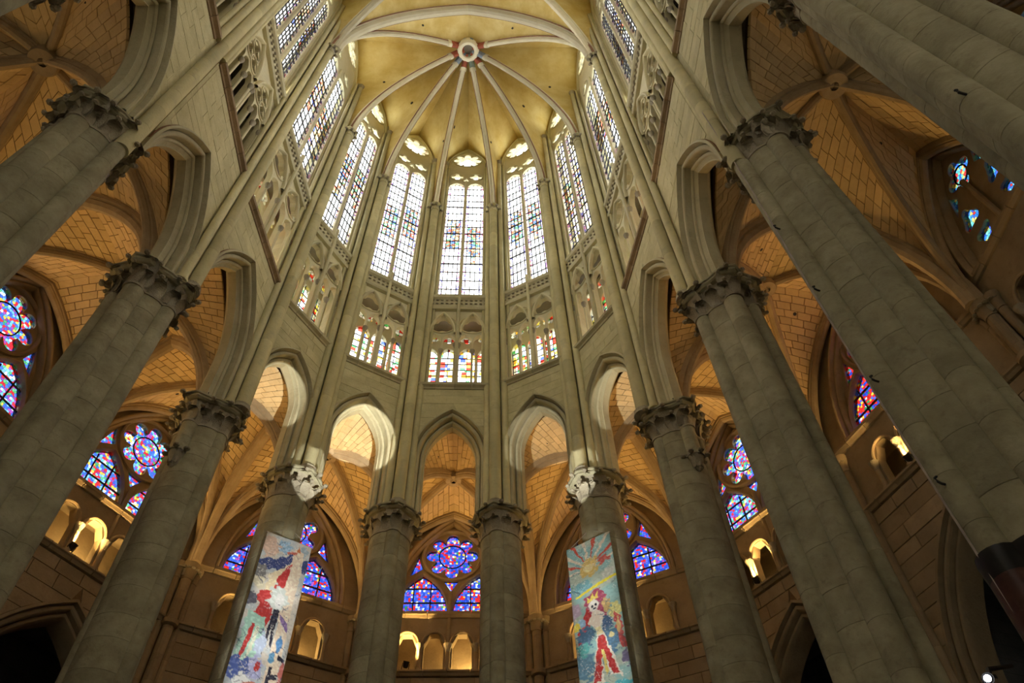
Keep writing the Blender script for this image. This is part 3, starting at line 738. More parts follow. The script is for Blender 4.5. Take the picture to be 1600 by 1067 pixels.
kb = MB().lathe([(.30, 46.5), (.60, 46.4), (.63, 45.85), (.57, 45.74), (.60, 45.66), (.52, 45.55), (.38, 45.57), (.34, 45.70), (.33, 46.2)], 32, cap=False).build('keystone', M['rib'], hv)
MB().lathe([(.36, 45.95), (.36, 46.0)], 24).build('boss_cover', M['dark'], kb)
for q in range(10):
    a = q*2*PI/10; MB().box(-.09, .09, -.03, .04, -.15, .15).build('painted_panel', M[('red', 'green', 'rib', 'blue', 'red')[q % 5]], kb, (.60*math.cos(a), .60*math.sin(a), 46.05)).rotation_euler = (0, 0, a+PI/2)
# transverse arch and the cell in front of the boss
TA = Vector((0, Y1, 46.0))
tp = {s: rib_path(vcap(1 if s < 0 else 8), TA) for s in (-1, 1)}
for s in (-1, 1):
    tb = rib_mesh(tp[s], .26, .42).build('transverse_arch', M['rib'], hv, ang=.5)
    for yy in (-.255, .255):
        mb = MB(); rows = []
        for i, x in enumerate(tp[s]):
            t = (tp[s][min(i+1, 16)]-tp[s][max(i-1, 0)]).normalized(); nn = t.cross(Vector((0, 1, 0)))
            if nn.z > 0: nn = -nn
            rows.append([x+Vector((0, yy+e_, 0))+nn*f_ for e_, f_ in ((-.02, .0), (-.02, .12), (.02, .12), (.02, .0))])
        mb.loft(rows).build('painted_line', M['redline'], tb)
    web(hv, HR[1 if s < 0 else 8], tp[s], M['vault'], 'web', .05)
def vent(parent, A, W, t, q, r):
    n = len(A)-1; x = t*n; i = min(int(x), n-1); f = x-i
    p = A[i].lerp(A[i+1], f).lerp(W[i].lerp(W[i+1], f), q); l = (W[i]-A[i]).length
    d = A[i+1]-A[i]; e_ = W[i]-A[i]; nn = d.cross(e_).normalized()
    if nn.z > 0: nn = -nn
    o = MB().lathe([(r, -.05), (r, .02)], 12).build('vent_hole', M['iron'], parent, p+Vector((0, 0, .10*math.sin(PI*q)*min(1, l/3)))+nn*.02)
    o.rotation_mode = 'QUATERNION'; o.rotation_quaternion = nn.to_track_quat('Z', 'Y')
for k in range(1, 8):
    for kk, sd in ((k, -1), (k+1, 1)):
        Wv = wall_half(k, sd)
        if (k+sd) % 2: vent(hv, HR[kk], Wv, .80, .55, .09)
        elif k != 4: vent(hv, HR[kk], Wv, .62, .45, .07)
for s in (-1, 1): vent(hv, HR[1 if s < 0 else 8], tp[s], .75, .5, .05)
# --- high vault west of the apse
hv2 = root('ceiling', 'yellow ribbed high vault at the top edge, in front of the apse vault', 'vault', (0, 0, 0), 0, 'structure')
K2 = Vector((0, Y1-LB_, ZKEY+.15)); H2 = {}
for k in (0, 1, 8, 9, -1, 10):
    p = rib_path(vcap(k), K2); H2[k] = p; rib_mesh(p, .18, .34).build('rib', M['rib'], hv2, ang=.5)
for (ka, kb_, b) in ((-1, 0, -1), (0, 1, 0), (8, 9, 8), (9, 10, 9)):
    web(hv2, H2[ka], wall_half(b, -1), M['vault'], 'web'); web(hv2, H2[kb_], wall_half(b, 1), M['vault'], 'web')
TB = Vector((0, Y1-2*LB_, 46.0))
for s in (-1, 1):
    web(hv2, H2[1 if s < 0 else 8], tp[s], M['vault'], 'web', .05)
    q = rib_path(vcap(-1 if s < 0 else 10), TB); rib_mesh(q, .26, .42).build('transverse_arch', M['rib'], hv2); web(hv2, H2[-1 if s < 0 else 10], q, M['vault'], 'web', .05)
MB().lathe([(.3, 46.6), (.5, 46.5), (.5, 46.0), (.3, 45.9)], 20, (K2.x, K2.y)).build('keystone', M['rib'], hv2)

# --- ambulatory and aisle vaults
ZK2 = 21.95; ZOS = 17.0
def tcell(parent, PA, PB, pa, pb, key, apz, zs, hgt, wid, ck, build=True):
    """cell between ribs pa and pb (both ending at key) closed by a pointed boundary arch between PA and PB"""
    mid = (PA+PB)/2; ap = Vector((mid.x, mid.y, apz))
    for S, rp in ((PA, pa), (PB, pb)):
        Wc_ = half_arch(S, ap, zs)
        web(parent, rp, Wc_, M['web'], 'web_bed', .02)
        if build: stones(parent, rp, Wc_, hgt, wid, ck)
        if S is PA: vent(parent, rp, Wc_, .86, .45, .06)
def boundary_rib(parent, PA, PB, apz, zs, w, d, name='rib'):
    mid = (PA+PB)/2; ap = Vector((mid.x, mid.y, apz))
    for S in (PA, PB): rib_mesh(half_arch(S, ap, zs), w, d).build(name, M['warmrib'], parent, ang=.5)
def v3(p, z): return Vector((p.x, p.y, z))
for k in range(1, 8):
    J = abs(k-4)
    cl = root('ceiling', 'orange-lit stone rib vault behind the arch of '+where(k), 'vault', (0, 0, 0), 0, 'structure')
    a, b, oa, ob = pier_xy(k), pier_xy(k+1), outer_xy(k), outer_xy(k+1)
    im = (a+b)/2; om = (oa+ob)/2; di = (im-im.normalized()*0)
    ctr = im+(om-im)*.585; key = Vector((ctr.x, ctr.y, ZK2))
    ia = a+(oa-a).normalized()*.62; ib = b+(ob-b).normalized()*.62; xa = oa+(a-oa).normalized()*.25; xb = ob+(b-ob).normalized()*.25
    C4 = [v3(ia, ZA), v3(ib, ZA), v3(xb, ZOS), v3(xa, ZOS)]
    rp = [rib_path(c_, key) for c_ in C4]
    for q in rp: rib_mesh(q, .13, .27).build('rib', M['warmrib'], cl, ang=.5)
    ks = MB().lathe([(.12, -.34), (.30, -.34), (.34, -.26), (.30, .1)], 24, (0, 0), cap=False).build('keystone', M['warmrib'], cl, key)
    MB().lathe([(.125, -.2), (.125, -.19)], 12).build('boss_hole', M['iron'], ks)
    ai, c, zs, zap = ARC[k]
    hg, wd_ = (.25, .46)
    tcell(cl, C4[0], C4[1], rp[0], rp[1], key, zap-.1, zs-.3, hg, wd_, k)
    tcell(cl, C4[1], C4[2], rp[1], rp[2], key, ZK2-.15, 17.4, hg, wd_, k)
    tcell(cl, C4[3], C4[2], rp[3], rp[2], key, 21.75, 17.2, hg, wd_, k)
    tcell(cl, C4[0], C4[3], rp[0], rp[3], key, ZK2-.15, 17.4, hg, wd_, k)
    boundary_rib(cl, C4[0], C4[3], ZK2-.2, 17.4, .22, .34, 'transverse_rib')
    boundary_rib(cl, C4[3], C4[2], 21.7, 17.2, .16, .22, 'wall_rib')
for side, ka, kb_, kc in ((-1, 1, 0, -1), (1, 8, 9, 10)):
    cl = root('ceiling', 'wide six-part aisle vault seen through the arches at the %s edge' % ('left' if side < 0 else 'right'), 'vault', (0, 0, 0), 0, 'structure')
    key = Vector((side*10.5, Y1-LB_, ZK2))
    pts = [(side*(HW+.62), Y1), (side*13.75, Y1), (side*13.75, Y1-LB_), (side*13.75, Y1-2*LB_), (side*(HW+.62), Y1-2*LB_), (side*(HW+.62), Y1-LB_)]
    P6 = [Vector((x, y, ZA)) for x, y in pts]; rp = [rib_path(c_, key) for c_ in P6]
    for q in rp: rib_mesh(q, .15, .28).build('rib', M['warmrib'], cl, ang=.5)
    ks = MB().lathe([(.12, -.36), (.36, -.36), (.40, -.28), (.36, .1)], 24, (0, 0), cap=False).build('keystone', M['warmrib'], cl, key)
    MB().lathe([(.125, -.2), (.125, -.19)], 12).build('boss_hole', M['iron'], ks)
    zap = ARC[0][3]
    for i, (apz, zs_) in enumerate(((ZK2-.15, 17.4), (21.9, 17.4), (21.9, 17.4), (ZK2-.15, 17.4), (zap-.1, 17.5), (zap-.1, 17.5))):
        n_ = (i+1) % 6
        tcell(cl, P6[i], P6[n_], rp[i], rp[n_], key, apz, zs_, .30, .54, ('s', side))
    boundary_rib(cl, P6[0], P6[1], ZK2-.2, 17.4, .24, .36, 'transverse_rib')
    boundary_rib(cl, P6[3], P6[4], ZK2-.2, 17.4, .24, .36, 'transverse_rib')
    boundary_rib(cl, P6[1], P6[2], 21.8, 17.4, .16, .22, 'wall_rib'); boundary_rib(cl, P6[2], P6[3], 21.8, 17.4, .16, .22, 'wall_rib')
QF = [(0, 1, 2, 3), (0, 4, 5, 1), (1, 5, 6, 2), (2, 6, 7, 3), (3, 7, 4, 0)]
for par, lst in POOL.values():
    lst.sort(key=lambda vs: (vs[0]-CAMP).length/max(.02, (vs[2]-vs[0]).length))
    for vs in lst[:295]: MB().add(vs, QF).build('stone', M['block'], par, smooth=False)
    if len(lst) > 295:
        mb = MB()
        for vs in lst[295:]: mb.add(vs, QF)
        o = mb.build('small_stones', M['block'], par, smooth=False); o['kind'] = 'stuff'
print('STONES', [len(l) for p, l in POOL.values()])

# ------------------------------------------------------------------ ambulatory outer wall
ZW, ZTS, ZTT = 17.3, 15.0, 16.6
for k in range(-1, 10):
    C, rz, hw = obay(k); J = abs(k-4); straight = J >= 4
    wl = root(nid('wall'), 'outer aisle wall with small arcade and chapel arch behind '+where(k), 'wall', (C.x, C.y, 0), rz, 'structure')
    a = 2.15 if not straight else 1.5; zsill = ZW if not straight else 17.9
    ztop = 21.45 if not straight else 21.6
    c = cof(a, ztop-zsill)
    mb = MB(); jambs(mb, hw+.2, a+.2, c, zsill, zsill, 23.6, .0, .7, 12); mb.build('window_masonry', M['aisle'], wl, ang=.4)
    mb = MB(); sweep_arch(mb, a-.05, c, zsill, [(.26, -.02), (.25, -.10)]+roll(.19, -.10, .06, 20, -170)+[(.11, -.02)]+roll(.08, .04, .05, 20, -170)+[(0, .12), (0, .35)], zsill-.1 if straight else zsill, 12); mb.build('window_moulding', M['warmrib'], wl, ang=.5)
    # small arcade
    cx = [-1.46, -.5, .5, 1.46] if not straight else [-.9, 0, .9]
    hs = []
    for x in cx:
        q = .35; hs.append(ccw([(x-q, ZTS+.06), (x+q, ZTS+.06), (x+q, 16.0)]+[(x+q*.98*math.cos(t)*(1-.18*abs(math.sin(3*t))), 16.08+.42*math.sin(t)*(1-.1*abs(math.sin(3*t)))) for t in [PI*i/12 for i in range(13)]]+[(x-q, 16.0)]))
    mb = MB(); mb.plate([(-hw-.2, ZTS), (hw+.2, ZTS), (hw+.2, zsill), (-hw-.2, zsill)], hs, .0, .32); mb.build('arcade_screen', M['aisle'], wl, ang=.4)
    for x in sorted(set([round(q+s*.48, 2) for q in cx for s in (-1, 1)])):
        cl = MB().lathe([(.11, ZTS+.05), (.11, ZTS+.12), (.07, ZTS+.2), (.07, 15.75)], 10, (x, -.05)).build('colonnette', M['aisle'], wl)
        MB().lathe([(.07, 15.73), (.085, 15.77), (.075, 15.8), (.13, 15.95), (.15, 16.03)], 10, (x, -.05)).build('capital', M['carved'], cl)
    for x in cx:
        mb = MB(); pts = [(x+.42*math.cos(t), -.03, 16.05+.48*math.sin(t)) for t in [PI*i/12 for i in range(13)]]; tube(mb, pts, .045, 6).build('arch_moulding', M['warmrib'], wl)
    for z0_, z1_, o in ((ZTS-.16, ZTS+.06, -.2), (zsill-.24, zsill+.03, -.14)):
        n_ = max(3, round(2*hw/.8))
        for i in range(n_):
            xa, xb = -hw+2*hw*i/n_+.008, -hw+2*hw*(i+1)/n_-.008
            pf = [(.02, z0_), (o*.5, z0_+.02), (o*.75, z0_+.1), (o, z0_+.13), (o, z1_-.03), (o+.05, z1_), (.02, z1_)]
            MB().loft([[(xa, y, z) for y, z in pf], [(xb, y, z) for y, z in pf]]).build('string_stone', M['aisle'], wl, ang=.4)
    # passage behind the small arcade
    MB().box(-hw-.3, hw+.3, .0, 1.5, ZTS-.25, ZTS).build('passage_floor', M['aisle'], wl)
    MB().box(-hw-.3, hw+.3, .32, 1.5, zsill-.25, zsill-.02).build('passage_roof', M['aisle'], wl)
    MB().box(-hw-.3, hw+.3, 1.3, 1.5, ZTS, zsill).build('passage_back', M['aisle'], wl)
    for s in (-1, 1): MB().box(s*hw-.12, s*hw+.12, .3, 1.5, ZTS, zsill).build('passage_cross_wall', M['aisle'], wl)
    # lower wall with the chapel arch
    al = 2.35 if not straight else 1.6; zc_, zt_ = 9.4, 13.75; c2 = cof(al, zt_-zc_)
    mb = MB(); jambs(mb, hw+.2, al+.45, cof(al+.45, zt_+.3-zc_), zc_, 0, ZTS-.1, .0, .9, 14); mb.build('lower_masonry', M['web'], wl, ang=.4)
    mb = MB(); sweep_arch(mb, al, cof(al+.45, zt_+.3-zc_), zc_, [(.47, -.03), (.46, -.1), (.38, -.1), (.36, .05)]+roll(.27, .08, .08, 30, -160)+[(.17, .2)]+roll(.1, .24, .07, 30, -160)+[(0, .35), (0, .9)], 0, 14); mb.build('chapel_arch', M['aisle'], wl, ang=.5)
    # single facing stones between arch and string
    if J >= 1 or True:
        hole = arch(al+.48, cof(al+.48, zt_+.32-zc_), zc_, 0, 0, 14)
        facing(wl, 'aisle', hole, hw-.2, {0: 14.0, 1: 12.6, 2: 9.5, 3: 7.4}.get(J, 7.4), ZTS-.17, 0.0, .44, 1.0, .012, .025, .045)
    MB().box(-hw-.2, hw+.2, 3.6, 3.9, 0, 14.8).build('chapel_back', M['chapel'], wl)
    for s in (-1, 1): MB().box(s*hw-.15, s*hw+.15, .9, 3.7, 0, 14.8).build('chapel_side', M['chapel'], wl)
    MB().box(-hw-.2, hw+.2, .9, 3.9, 14.5, 14.75).build('chapel_ceiling', M['chapel'], wl)
    # window
    big = {3: 'blueglass', 4: 'blueglass', 5: 'blueglass', 2: 'brightglass', 1: 'brightglass', 6: 'brightglass', 7: 'redglass', 0: 'brightglass', 8: 'tealglass', -1: 'brightglass', 9: 'tealglass'}[k]
    big2 = {4: 'redglass', 3: 'blueglass', 5: 'blueglass'}.get(k, big)
    wd = root(nid('window'), 'stained glass window with rose and two lancets in the aisle behind '+where(k), 'window', (C.x, C.y, 0), rz, 'structure')
    outer = ccw(arch(a, c, zsill, .22, zsill-.02, 14)); hs = []; parts = []
    if not straight:
        la, lz = .97, 19.05
        for s in (-1, 1): o = arch(la, cof(la, lz-zsill-.12), zsill+.12, 0, zsill+.06, 9); hs.append(ccw([(x+s*1.08, z) for x, z in o])); parts.append((s*1.08, o))
        rc = (0, 19.98); rr = 1.06
        hs.append(ccw(foil(*rc, rr, 8 if k == 4 else (6 if k in (3, 5) else 8), 64, q=.245, d=.73)))
        # small eyes beside the rose and between the lancets
        tris = [[(s*1.12, 19.35), (s*1.62, 19.02), (s*1.32, 19.95)] for s in (-1, 1)]+[[(-.33, 18.86), (.33, 18.86), (0, 18.35)]]
        tris = [ccw(t_) for t_ in tris]; hs += tris
    else:
        la, lz = .66, 19.6; rc = (0, 20.55); rr = .55; tris = [ccw([(s*.55, 20.15), (s*.95, 19.75), (s*.75, 20.5)]) for s in (-1, 1)]
        for s in (-1, 1):
            for (dx, zz, r_) in ((0, 19.35, .40), (-.02*s, 18.55, .36)): hs.append(ccw(foil(s*.74+dx, zz, r_, 3, 30, rot=PI/2 if zz > 19 else -PI/2)))
        hs.append(ccw(foil(*rc, rr, 4, 40))); hs += tris
    mb = MB(); mb.plate(outer, hs, .22, .42); mb.build('tracery', M['aisle'], wd, ang=.4)
    if not straight:
        mb = MB(); ring_mb(mb, rc[0], rc[1], rr+.02, [(.14, .23), (.12, .12), (.06, .10), (.02, .14), (.0, .23)], 36); mb.build('rose_ring', M['aisle'], wd)
        for s in (-1, 1):
            mb = MB(); sweep_arch(mb, la+.01, cof(la+.01, lz-zsill-.1), zsill+.1, [(.10, .23), (.09, .12), (.03, .11), (0, .22)], zsill, 9, s*1.08); mb.build('lancet_moulding', M['aisle'], wd)
        tube(MB(), [(0, .02, ZTS+.05), (0, .02, 18.2)], .075, 10).build('mullion', M['aisle'], wd)
        for xx, o in parts:
            oc = ccw(o); n_ = 3
            for i in range(n_):
                for r in range(3):
                    xa, xb = -la+2*la*i/n_, -la+2*la*(i+1)/n_; za, zc = zsill+r*.6, zsill+(r+1)*.6
                    pc = clip([(xa, za), (xb, za), (xb, zc), (xa, zc)], oc)
                    if len(pc) < 3 or abs(area(pc)) < .004: continue
                    MB().add([(x, 0, z-za) for x, z in pc], [tuple(range(len(pc)))]).build('pane', M[big2 if random.random() < .5 else big], wd, (xx, .30, za), smooth=False)
            mb = MB()
            for i in range(1, n_): mb.box(xx-la+2*la*i/n_-.022, xx-la+2*la*i/n_+.022, .27, .31, zsill, zsill+1.4)
            for r in (1, 2): mb.box(xx-la, xx+la, .27, .31, zsill+r*.6-.022, zsill+r*.6+.022)
            mb.build('iron_bars', M['iron'], wd, smooth=False)
    else:
        for s in (-1, 1): MB().add([(s*.72+x, .30, z) for x, z in ((-.55, zsill+.05), (.55, zsill+.05), (.55, 20.0), (-.55, 20.0))], [(0, 1, 2, 3)]).build('pane', M[big], wd, smooth=False)
        tube(MB(), [(0, .1, zsill), (0, .1, 20.1)], .08, 8).build('mullion', M['aisle'], wd)
    # rose: centre disc and petals
    ncen = 16; MB().add([(x-rc[0], 0, z-rc[1]) for x, z in circ(*rc, rr*.50, ncen)], [tuple(range(ncen))]).build('rose_centre', M[big], wd, (rc[0], .30, rc[1]), smooth=False)
    npet = 8
    for q in range(npet):
        a0, a1 = 2*PI*(q-.5)/npet+PI/2, 2*PI*(q+.5)/npet+PI/2
        pts = [(rr*.5*math.cos(a0), rr*.5*math.sin(a0)), (rr*1.03*math.cos(a0), rr*1.03*math.sin(a0)), (rr*1.05*math.cos((a0+a1)/2), rr*1.05*math.sin((a0+a1)/2)), (rr*1.03*math.cos(a1), rr*1.03*math.sin(a1)), (rr*.5*math.cos(a1), rr*.5*math.sin(a1))]
        MB().add([(x, 0, z) for x, z in pts], [tuple(range(5))]).build('rose_petal', M[big], wd, (rc[0], .30, rc[1]), smooth=False)
    mb = MB(); ring_mb(mb, rc[0], rc[1], rr*.5, [(-.02, .28), (.02, .28), (.02, .31), (-.02, .31)], 24); mb.build('iron_ring', M['iron'], wd)
    for t_ in tris:
        MB().add([(x, .30, z) for x, z in t_], [(0, 1, 2)]).build('pane', M[big], wd, smooth=False)

# engaged columns between the aisle windows
for k in list(range(0, 10)):
    P = outer_xy(k); j = k if k <= 4 else 9-k
    d = P.normalized() if 2 <= k <= 7 else Vector((-1 if k < 5 else 1, 0))
    rz = math.atan2(d.y, d.x)-PI/2; nm = ['left', 'right'][k >= 5]
    dist = abs(k-4.5)+.5
    er = root('engaged_column', 'engaged wall column with small leafy capital, %s %s of the central aisle window' % (ORD[min(5, int(dist))], nm), 'column', (P.x, P.y, 0), rz, group='aisle wall columns')
    cir = [(0, -.18, .17), (-.3, -.06, .12), (.3, -.06, .12)]
    for x, y, r in cir: drums(er, 'shaft_drum', r, x, y, 0, ZOS-.55, .9, 'aisle', 12, 13.0 if 3 <= k <= 6 else 8.0)
    MB().lathe([(.2, 14.75), (.27, 14.8), (.27, 14.95), (.2, 15.0)], 14, (0, -.18)).build('shaft_ring', M['aisle'], er)
    mb = MB()
    for x, y, r in cir: mb.lathe([(r*1.15, ZOS-.58), (r*1.15, ZOS-.53), (r, ZOS-.5), (r*1.2, ZOS-.3), (r*1.7, ZOS-.14), (r*1.8, ZOS)], 12, (x, y))
    cp = mb.build('capital', M['aisle'], er)
    for q in range(9):
        a = PI+PI*q/8; inst('leaf', LEAF_S, cp, (.24*math.cos(a), -.12+.16*math.sin(a), ZOS-.46), (0, 0, a+PI/2))

# lean-to roofs over the aisle vaults so that no daylight leaks in from above
for k in range(-1, 10):
    a, b, oa, ob = pier_xy(k), pier_xy(k+1), outer_xy(k), outer_xy(k+1)
    mb = MB(); da = (a-a.normalized()*.0); z = 22.7
    mb.add([(a.x, a.y, z), (b.x, b.y, z), (ob.x*1.08, ob.y*1.08, z), (oa.x*1.08, oa.y*1.08, z)], [(0, 1, 2, 3)])
    mb.add([(a.x, a.y, z+.2), (b.x, b.y, z+.2), (ob.x*1.08, ob.y*1.08, z+.2), (oa.x*1.08, oa.y*1.08, z+.2)], [(3, 2, 1, 0)])
    o = mb.build('aisle_roof', M['dark']); tag(o, 'roof slab hidden above the aisle vault behind '+where(k), 'roof', 'structure')
# crossing behind the camera: side walls, west wall with tall windows, vault
ys, yw = Y1-2*LB_, -30.0
for s in (-1, 1):
    o = MB().box(s*22-.5, s*22+.5, yw, ys+.0, 0, 48).build(nid('wall'), M['dark']); tag(o, 'plain transept end wall behind the viewer on the '+('left' if s < 0 else 'right'), 'wall', 'structure')
    o = MB().box(min(s*6.9, s*22), max(s*6.9, s*22), ys-.6, ys-.2, 23, 48).build(nid('wall'), M['dark']); tag(o, 'transept wall above the aisle entrance behind the viewer on the '+('left' if s < 0 else 'right'), 'wall', 'structure')
mb = MB(); mb.plate([(-22, 0), (22, 0), (22, 48), (-22, 48)], [ccw([(x+q, z) for x, z in arch(2.6, cof(2.6, 5), 38, 0, 22, 8)]) for q in (-9, 0, 9)], yw-.5, yw)
for q in (-9, 0, 9): o = MB().add([(x+q, yw-.25, z) for x, z in arch(2.65, cof(2.65, 5), 38, 0, 21.9, 8)], [tuple(range(19))]).build(nid('window'), M['figure'], smooth=False); tag(o, 'stained west window behind the viewer, '+{-9: 'left', 0: 'middle', 9: 'right'}[q], 'window', 'structure')
o = mb.build(nid('wall'), M['dark']); tag(o, 'west crossing wall with three tall openings, behind the viewer', 'wall', 'structure')
o = MB().box(-22.5, 22.5, yw-.5, ys-.1, 47, 47.5).build('ceiling', M['vault']); tag(o, 'plain vault of the crossing behind the viewer', 'vault', 'structure')

# ------------------------------------------------------------------ banners
def sm(a, b, x): t = max(0, min(1, (x-a)/(b-a))); return t*t*(3-2*t)
from mathutils import noise
def nz(u, v, s, o=0): return noise.noise(Vector((u*s+o, v*s-o, o*.7)))
def mixc(a, b, t): return tuple(x*(1-t)+y*t for x, y in zip(a, b))
def inpoly(x, y, P):
    c = False; j = len(P)-1
    for i in range(len(P)):
        xi, yi = P[i]; xj, yj = P[j]
        if (yi > y) != (yj > y) and x < (xj-xi)*(y-yi)/(yj-yi)+xi: c = not c
        j = i
    return c
def painter(base, tint, shapes, lines):
    boxes = []
    for sh in shapes:
        if sh[0] == 'E': boxes.append((sh[1]-1.35*sh[3], sh[1]+1.35*sh[3], sh[2]-1.35*sh[4], sh[2]+1.35*sh[4]))
        else: xs = [p[0] for p in sh[1]]; ys_ = [p[1] for p in sh[1]]; boxes.append((min(xs)-.05, max(xs)+.05, min(ys_)-.02, max(ys_)+.02))
    def fn(u, q):
        f = q/4.2
        a, b = nz(u, q, 9, 3), nz(u, q, 9, 17); g = nz(u, q, 3.2, 29); h = nz(u, q, 20, 41)
        c = mixc(base, tint, sm(-.2, .3, g)); c = mixc(c, tuple(x*.72 for x in c), sm(.1, .4, h)*.5)
        fr = f % 1.25
        for sh, bx in zip(shapes, boxes):
            if not (bx[0] < u < bx[1] and bx[2] < fr < bx[3]): continue
            if sh[0] == 'E':
                _, cu, cf, ru, rf, col = sh[:6]; am = sh[6] if len(sh) > 6 else .25
                d = math.hypot((u-cu)/ru, (fr-cf)/rf)+am*(a+.5*h); t = sm(1.05, .92, d)
            else:
                _, P_, col = sh[:3]; am = sh[3] if len(sh) > 3 else .03
                t = 1.0 if inpoly(u+am*a, fr+am*.25*b, P_) else 0.0
            if t > 0: c = mixc(c, mixc(col, tuple(min(.9, x*1.35+.05) for x in col), sm(.0, .35, h)*.6), t)
        w1 = abs(nz(u, q, 6.5, 55)); w2 = abs(nz(u, q, 12, 71))
        c = mixc(c, lines, sm(.045, .015, w1)*sm(-.15, .2, nz(u, q, 2.2, 5))*.85)
        c = mixc(c, (.82, .80, .76), sm(.04, .015, w2)*sm(.0, .25, nz(u, q, 2.6, 88))*.8)
        return c
    return fn
CR, NV, RE, WH, MI, BE, BK, SB = (.70, .60, .42), (.05, .07, .20), (.46, .05, .05), (.72, .74, .74), (.36, .58, .50), (.72, .60, .48), (.03, .03, .05), (.30, .46, .62)
paint_left = painter((.64, .60, .54), (.50, .56, .60), [
    ('E', .42, .07, .16, .05, SB, .5), ('E', .15, .10, .2, .08, (.62, .45, .36), .5), ('E', .85, .06, .12, .04, (.34, .42, .48), .6),
    ('P', [(0, .20), (.3, .17), (.68, .10), (.72, .17), (.5, .23), (.45, .27), (.38, .23), (.2, .25), (0, .27)], NV, .06),
    ('P', [(.85, .12), (1, .11), (1, .2), (.93, .22), (.86, .19)], NV, .06),
    ('P', [(.66, .06), (.86, .06), (.90, .2), (.88, .56), (.66, .58), (.62, .3)], BE, .02), ('P', [(.5, .095), (.72, .075), (.7, .1), (.52, .11)], (.5, .14, .1), .02), ('P', [(.74, .03), (.8, .075), (.7, .075)], (.55, .2, .1), .01),
    ('P', [(.66, .17), (.30, .28), (.26, .40), (.45, .40)], CR, .05), ('P', [(.68, .16), (.46, .28), (.42, .40), (.62, .39), (.66, .27)], RE, .04),
    ('E', .08, .30, .13, .06, (.20, .20, .20), .9), ('E', .12, .36, .13, .04, (.62, .58, .44), .5), ('E', .05, .47, .10, .05, (.12, .12, .16), .9),
    ('P', [(.18, .41), (.40, .38), (.48, .46), (.40, .52), (.22, .50), (.14, .45)], RE, .06), ('P', [(.24, .50), (.50, .46), (.52, .56), (.46, .66), (.42, .72), (.40, .62), (.34, .60), (.18, .56)], RE, .07),
    ('E', .58, .43, .20, .085, (.58, .64, .62), .6), ('E', .60, .44, .09, .05, WH, .3),
    ('P', [(.54, .50), (.66, .50), (.64, .62), (.66, .74), (.60, .72), (.58, .62), (.52, .80), (.50, .66)], BK, .02), ('P', [(.66, .52), (.86, .56), (.90, .62), (.72, .57)], (.24, .16, .36), .03),
    ('P', [(.68, .57), (.90, .62), (.92, .98), (.66, .98)], BE, .02), ('E', .80, .70, .06, .05, (.10, .25, .50), .4), ('E', .72, .79, .06, .03, (.12, .3, .5), .5),
    ('P', [(.08, .55), (.42, .57), (.52, .70), (.40, .86), (.02, .86)], MI, .05), ('P', [(.20, .62), (.27, .62), (.25, .72), (.17, .84), (.10, .85), (.16, .73)], RE, .02), ('P', [(.30, .63), (.36, .64), (.32, .78), (.22, .86), (.26, .76)], (.62, .66, .52), .02),
    ('E', .46, .74, .10, .08, (.42, .50, .66), .5), ('E', .45, .88, .16, .07, (.40, .42, .66), .5), ('E', .50, .86, .05, .03, RE, .4), ('E', .14, .90, .2, .06, (.08, .12, .34), 1.1), ('E', .3, .96, .16, .04, WH, .6),
    ('P', [(.72, .84), (.78, .84), (.78, .88), (.92, .87), (.92, .90), (.78, .91), (.76, .98), (.70, .98)], BK, .02), ('P', [(.84, .76), (.98, .78), (.97, .80), (.84, .79)], BK, .02), ('E', .96, .86, .05, .07, (.5, .16, .14), .4), ('E', .55, 1.0, .2, .05, (.55, .2, .12), .5)], (.06, .08, .16))
rays = []
for i_ in range(9):
    a0 = PI*(1.0+i_/8.5); da = .085
    rays.append(('P', [(.46+.18*math.cos(a0-da), .20+.055*math.sin(a0-da)), (.46+.85*math.cos(a0-da*.7), .20+.26*math.sin(a0-da*.7)), (.46+.85*math.cos(a0+da*.7), .20+.26*math.sin(a0+da*.7)), (.46+.18*math.cos(a0+da), .20+.055*math.sin(a0+da))], (.52, .10, .07) if i_ % 2 else (.70, .60, .48), .04))
TE = (.30, .50, .50)
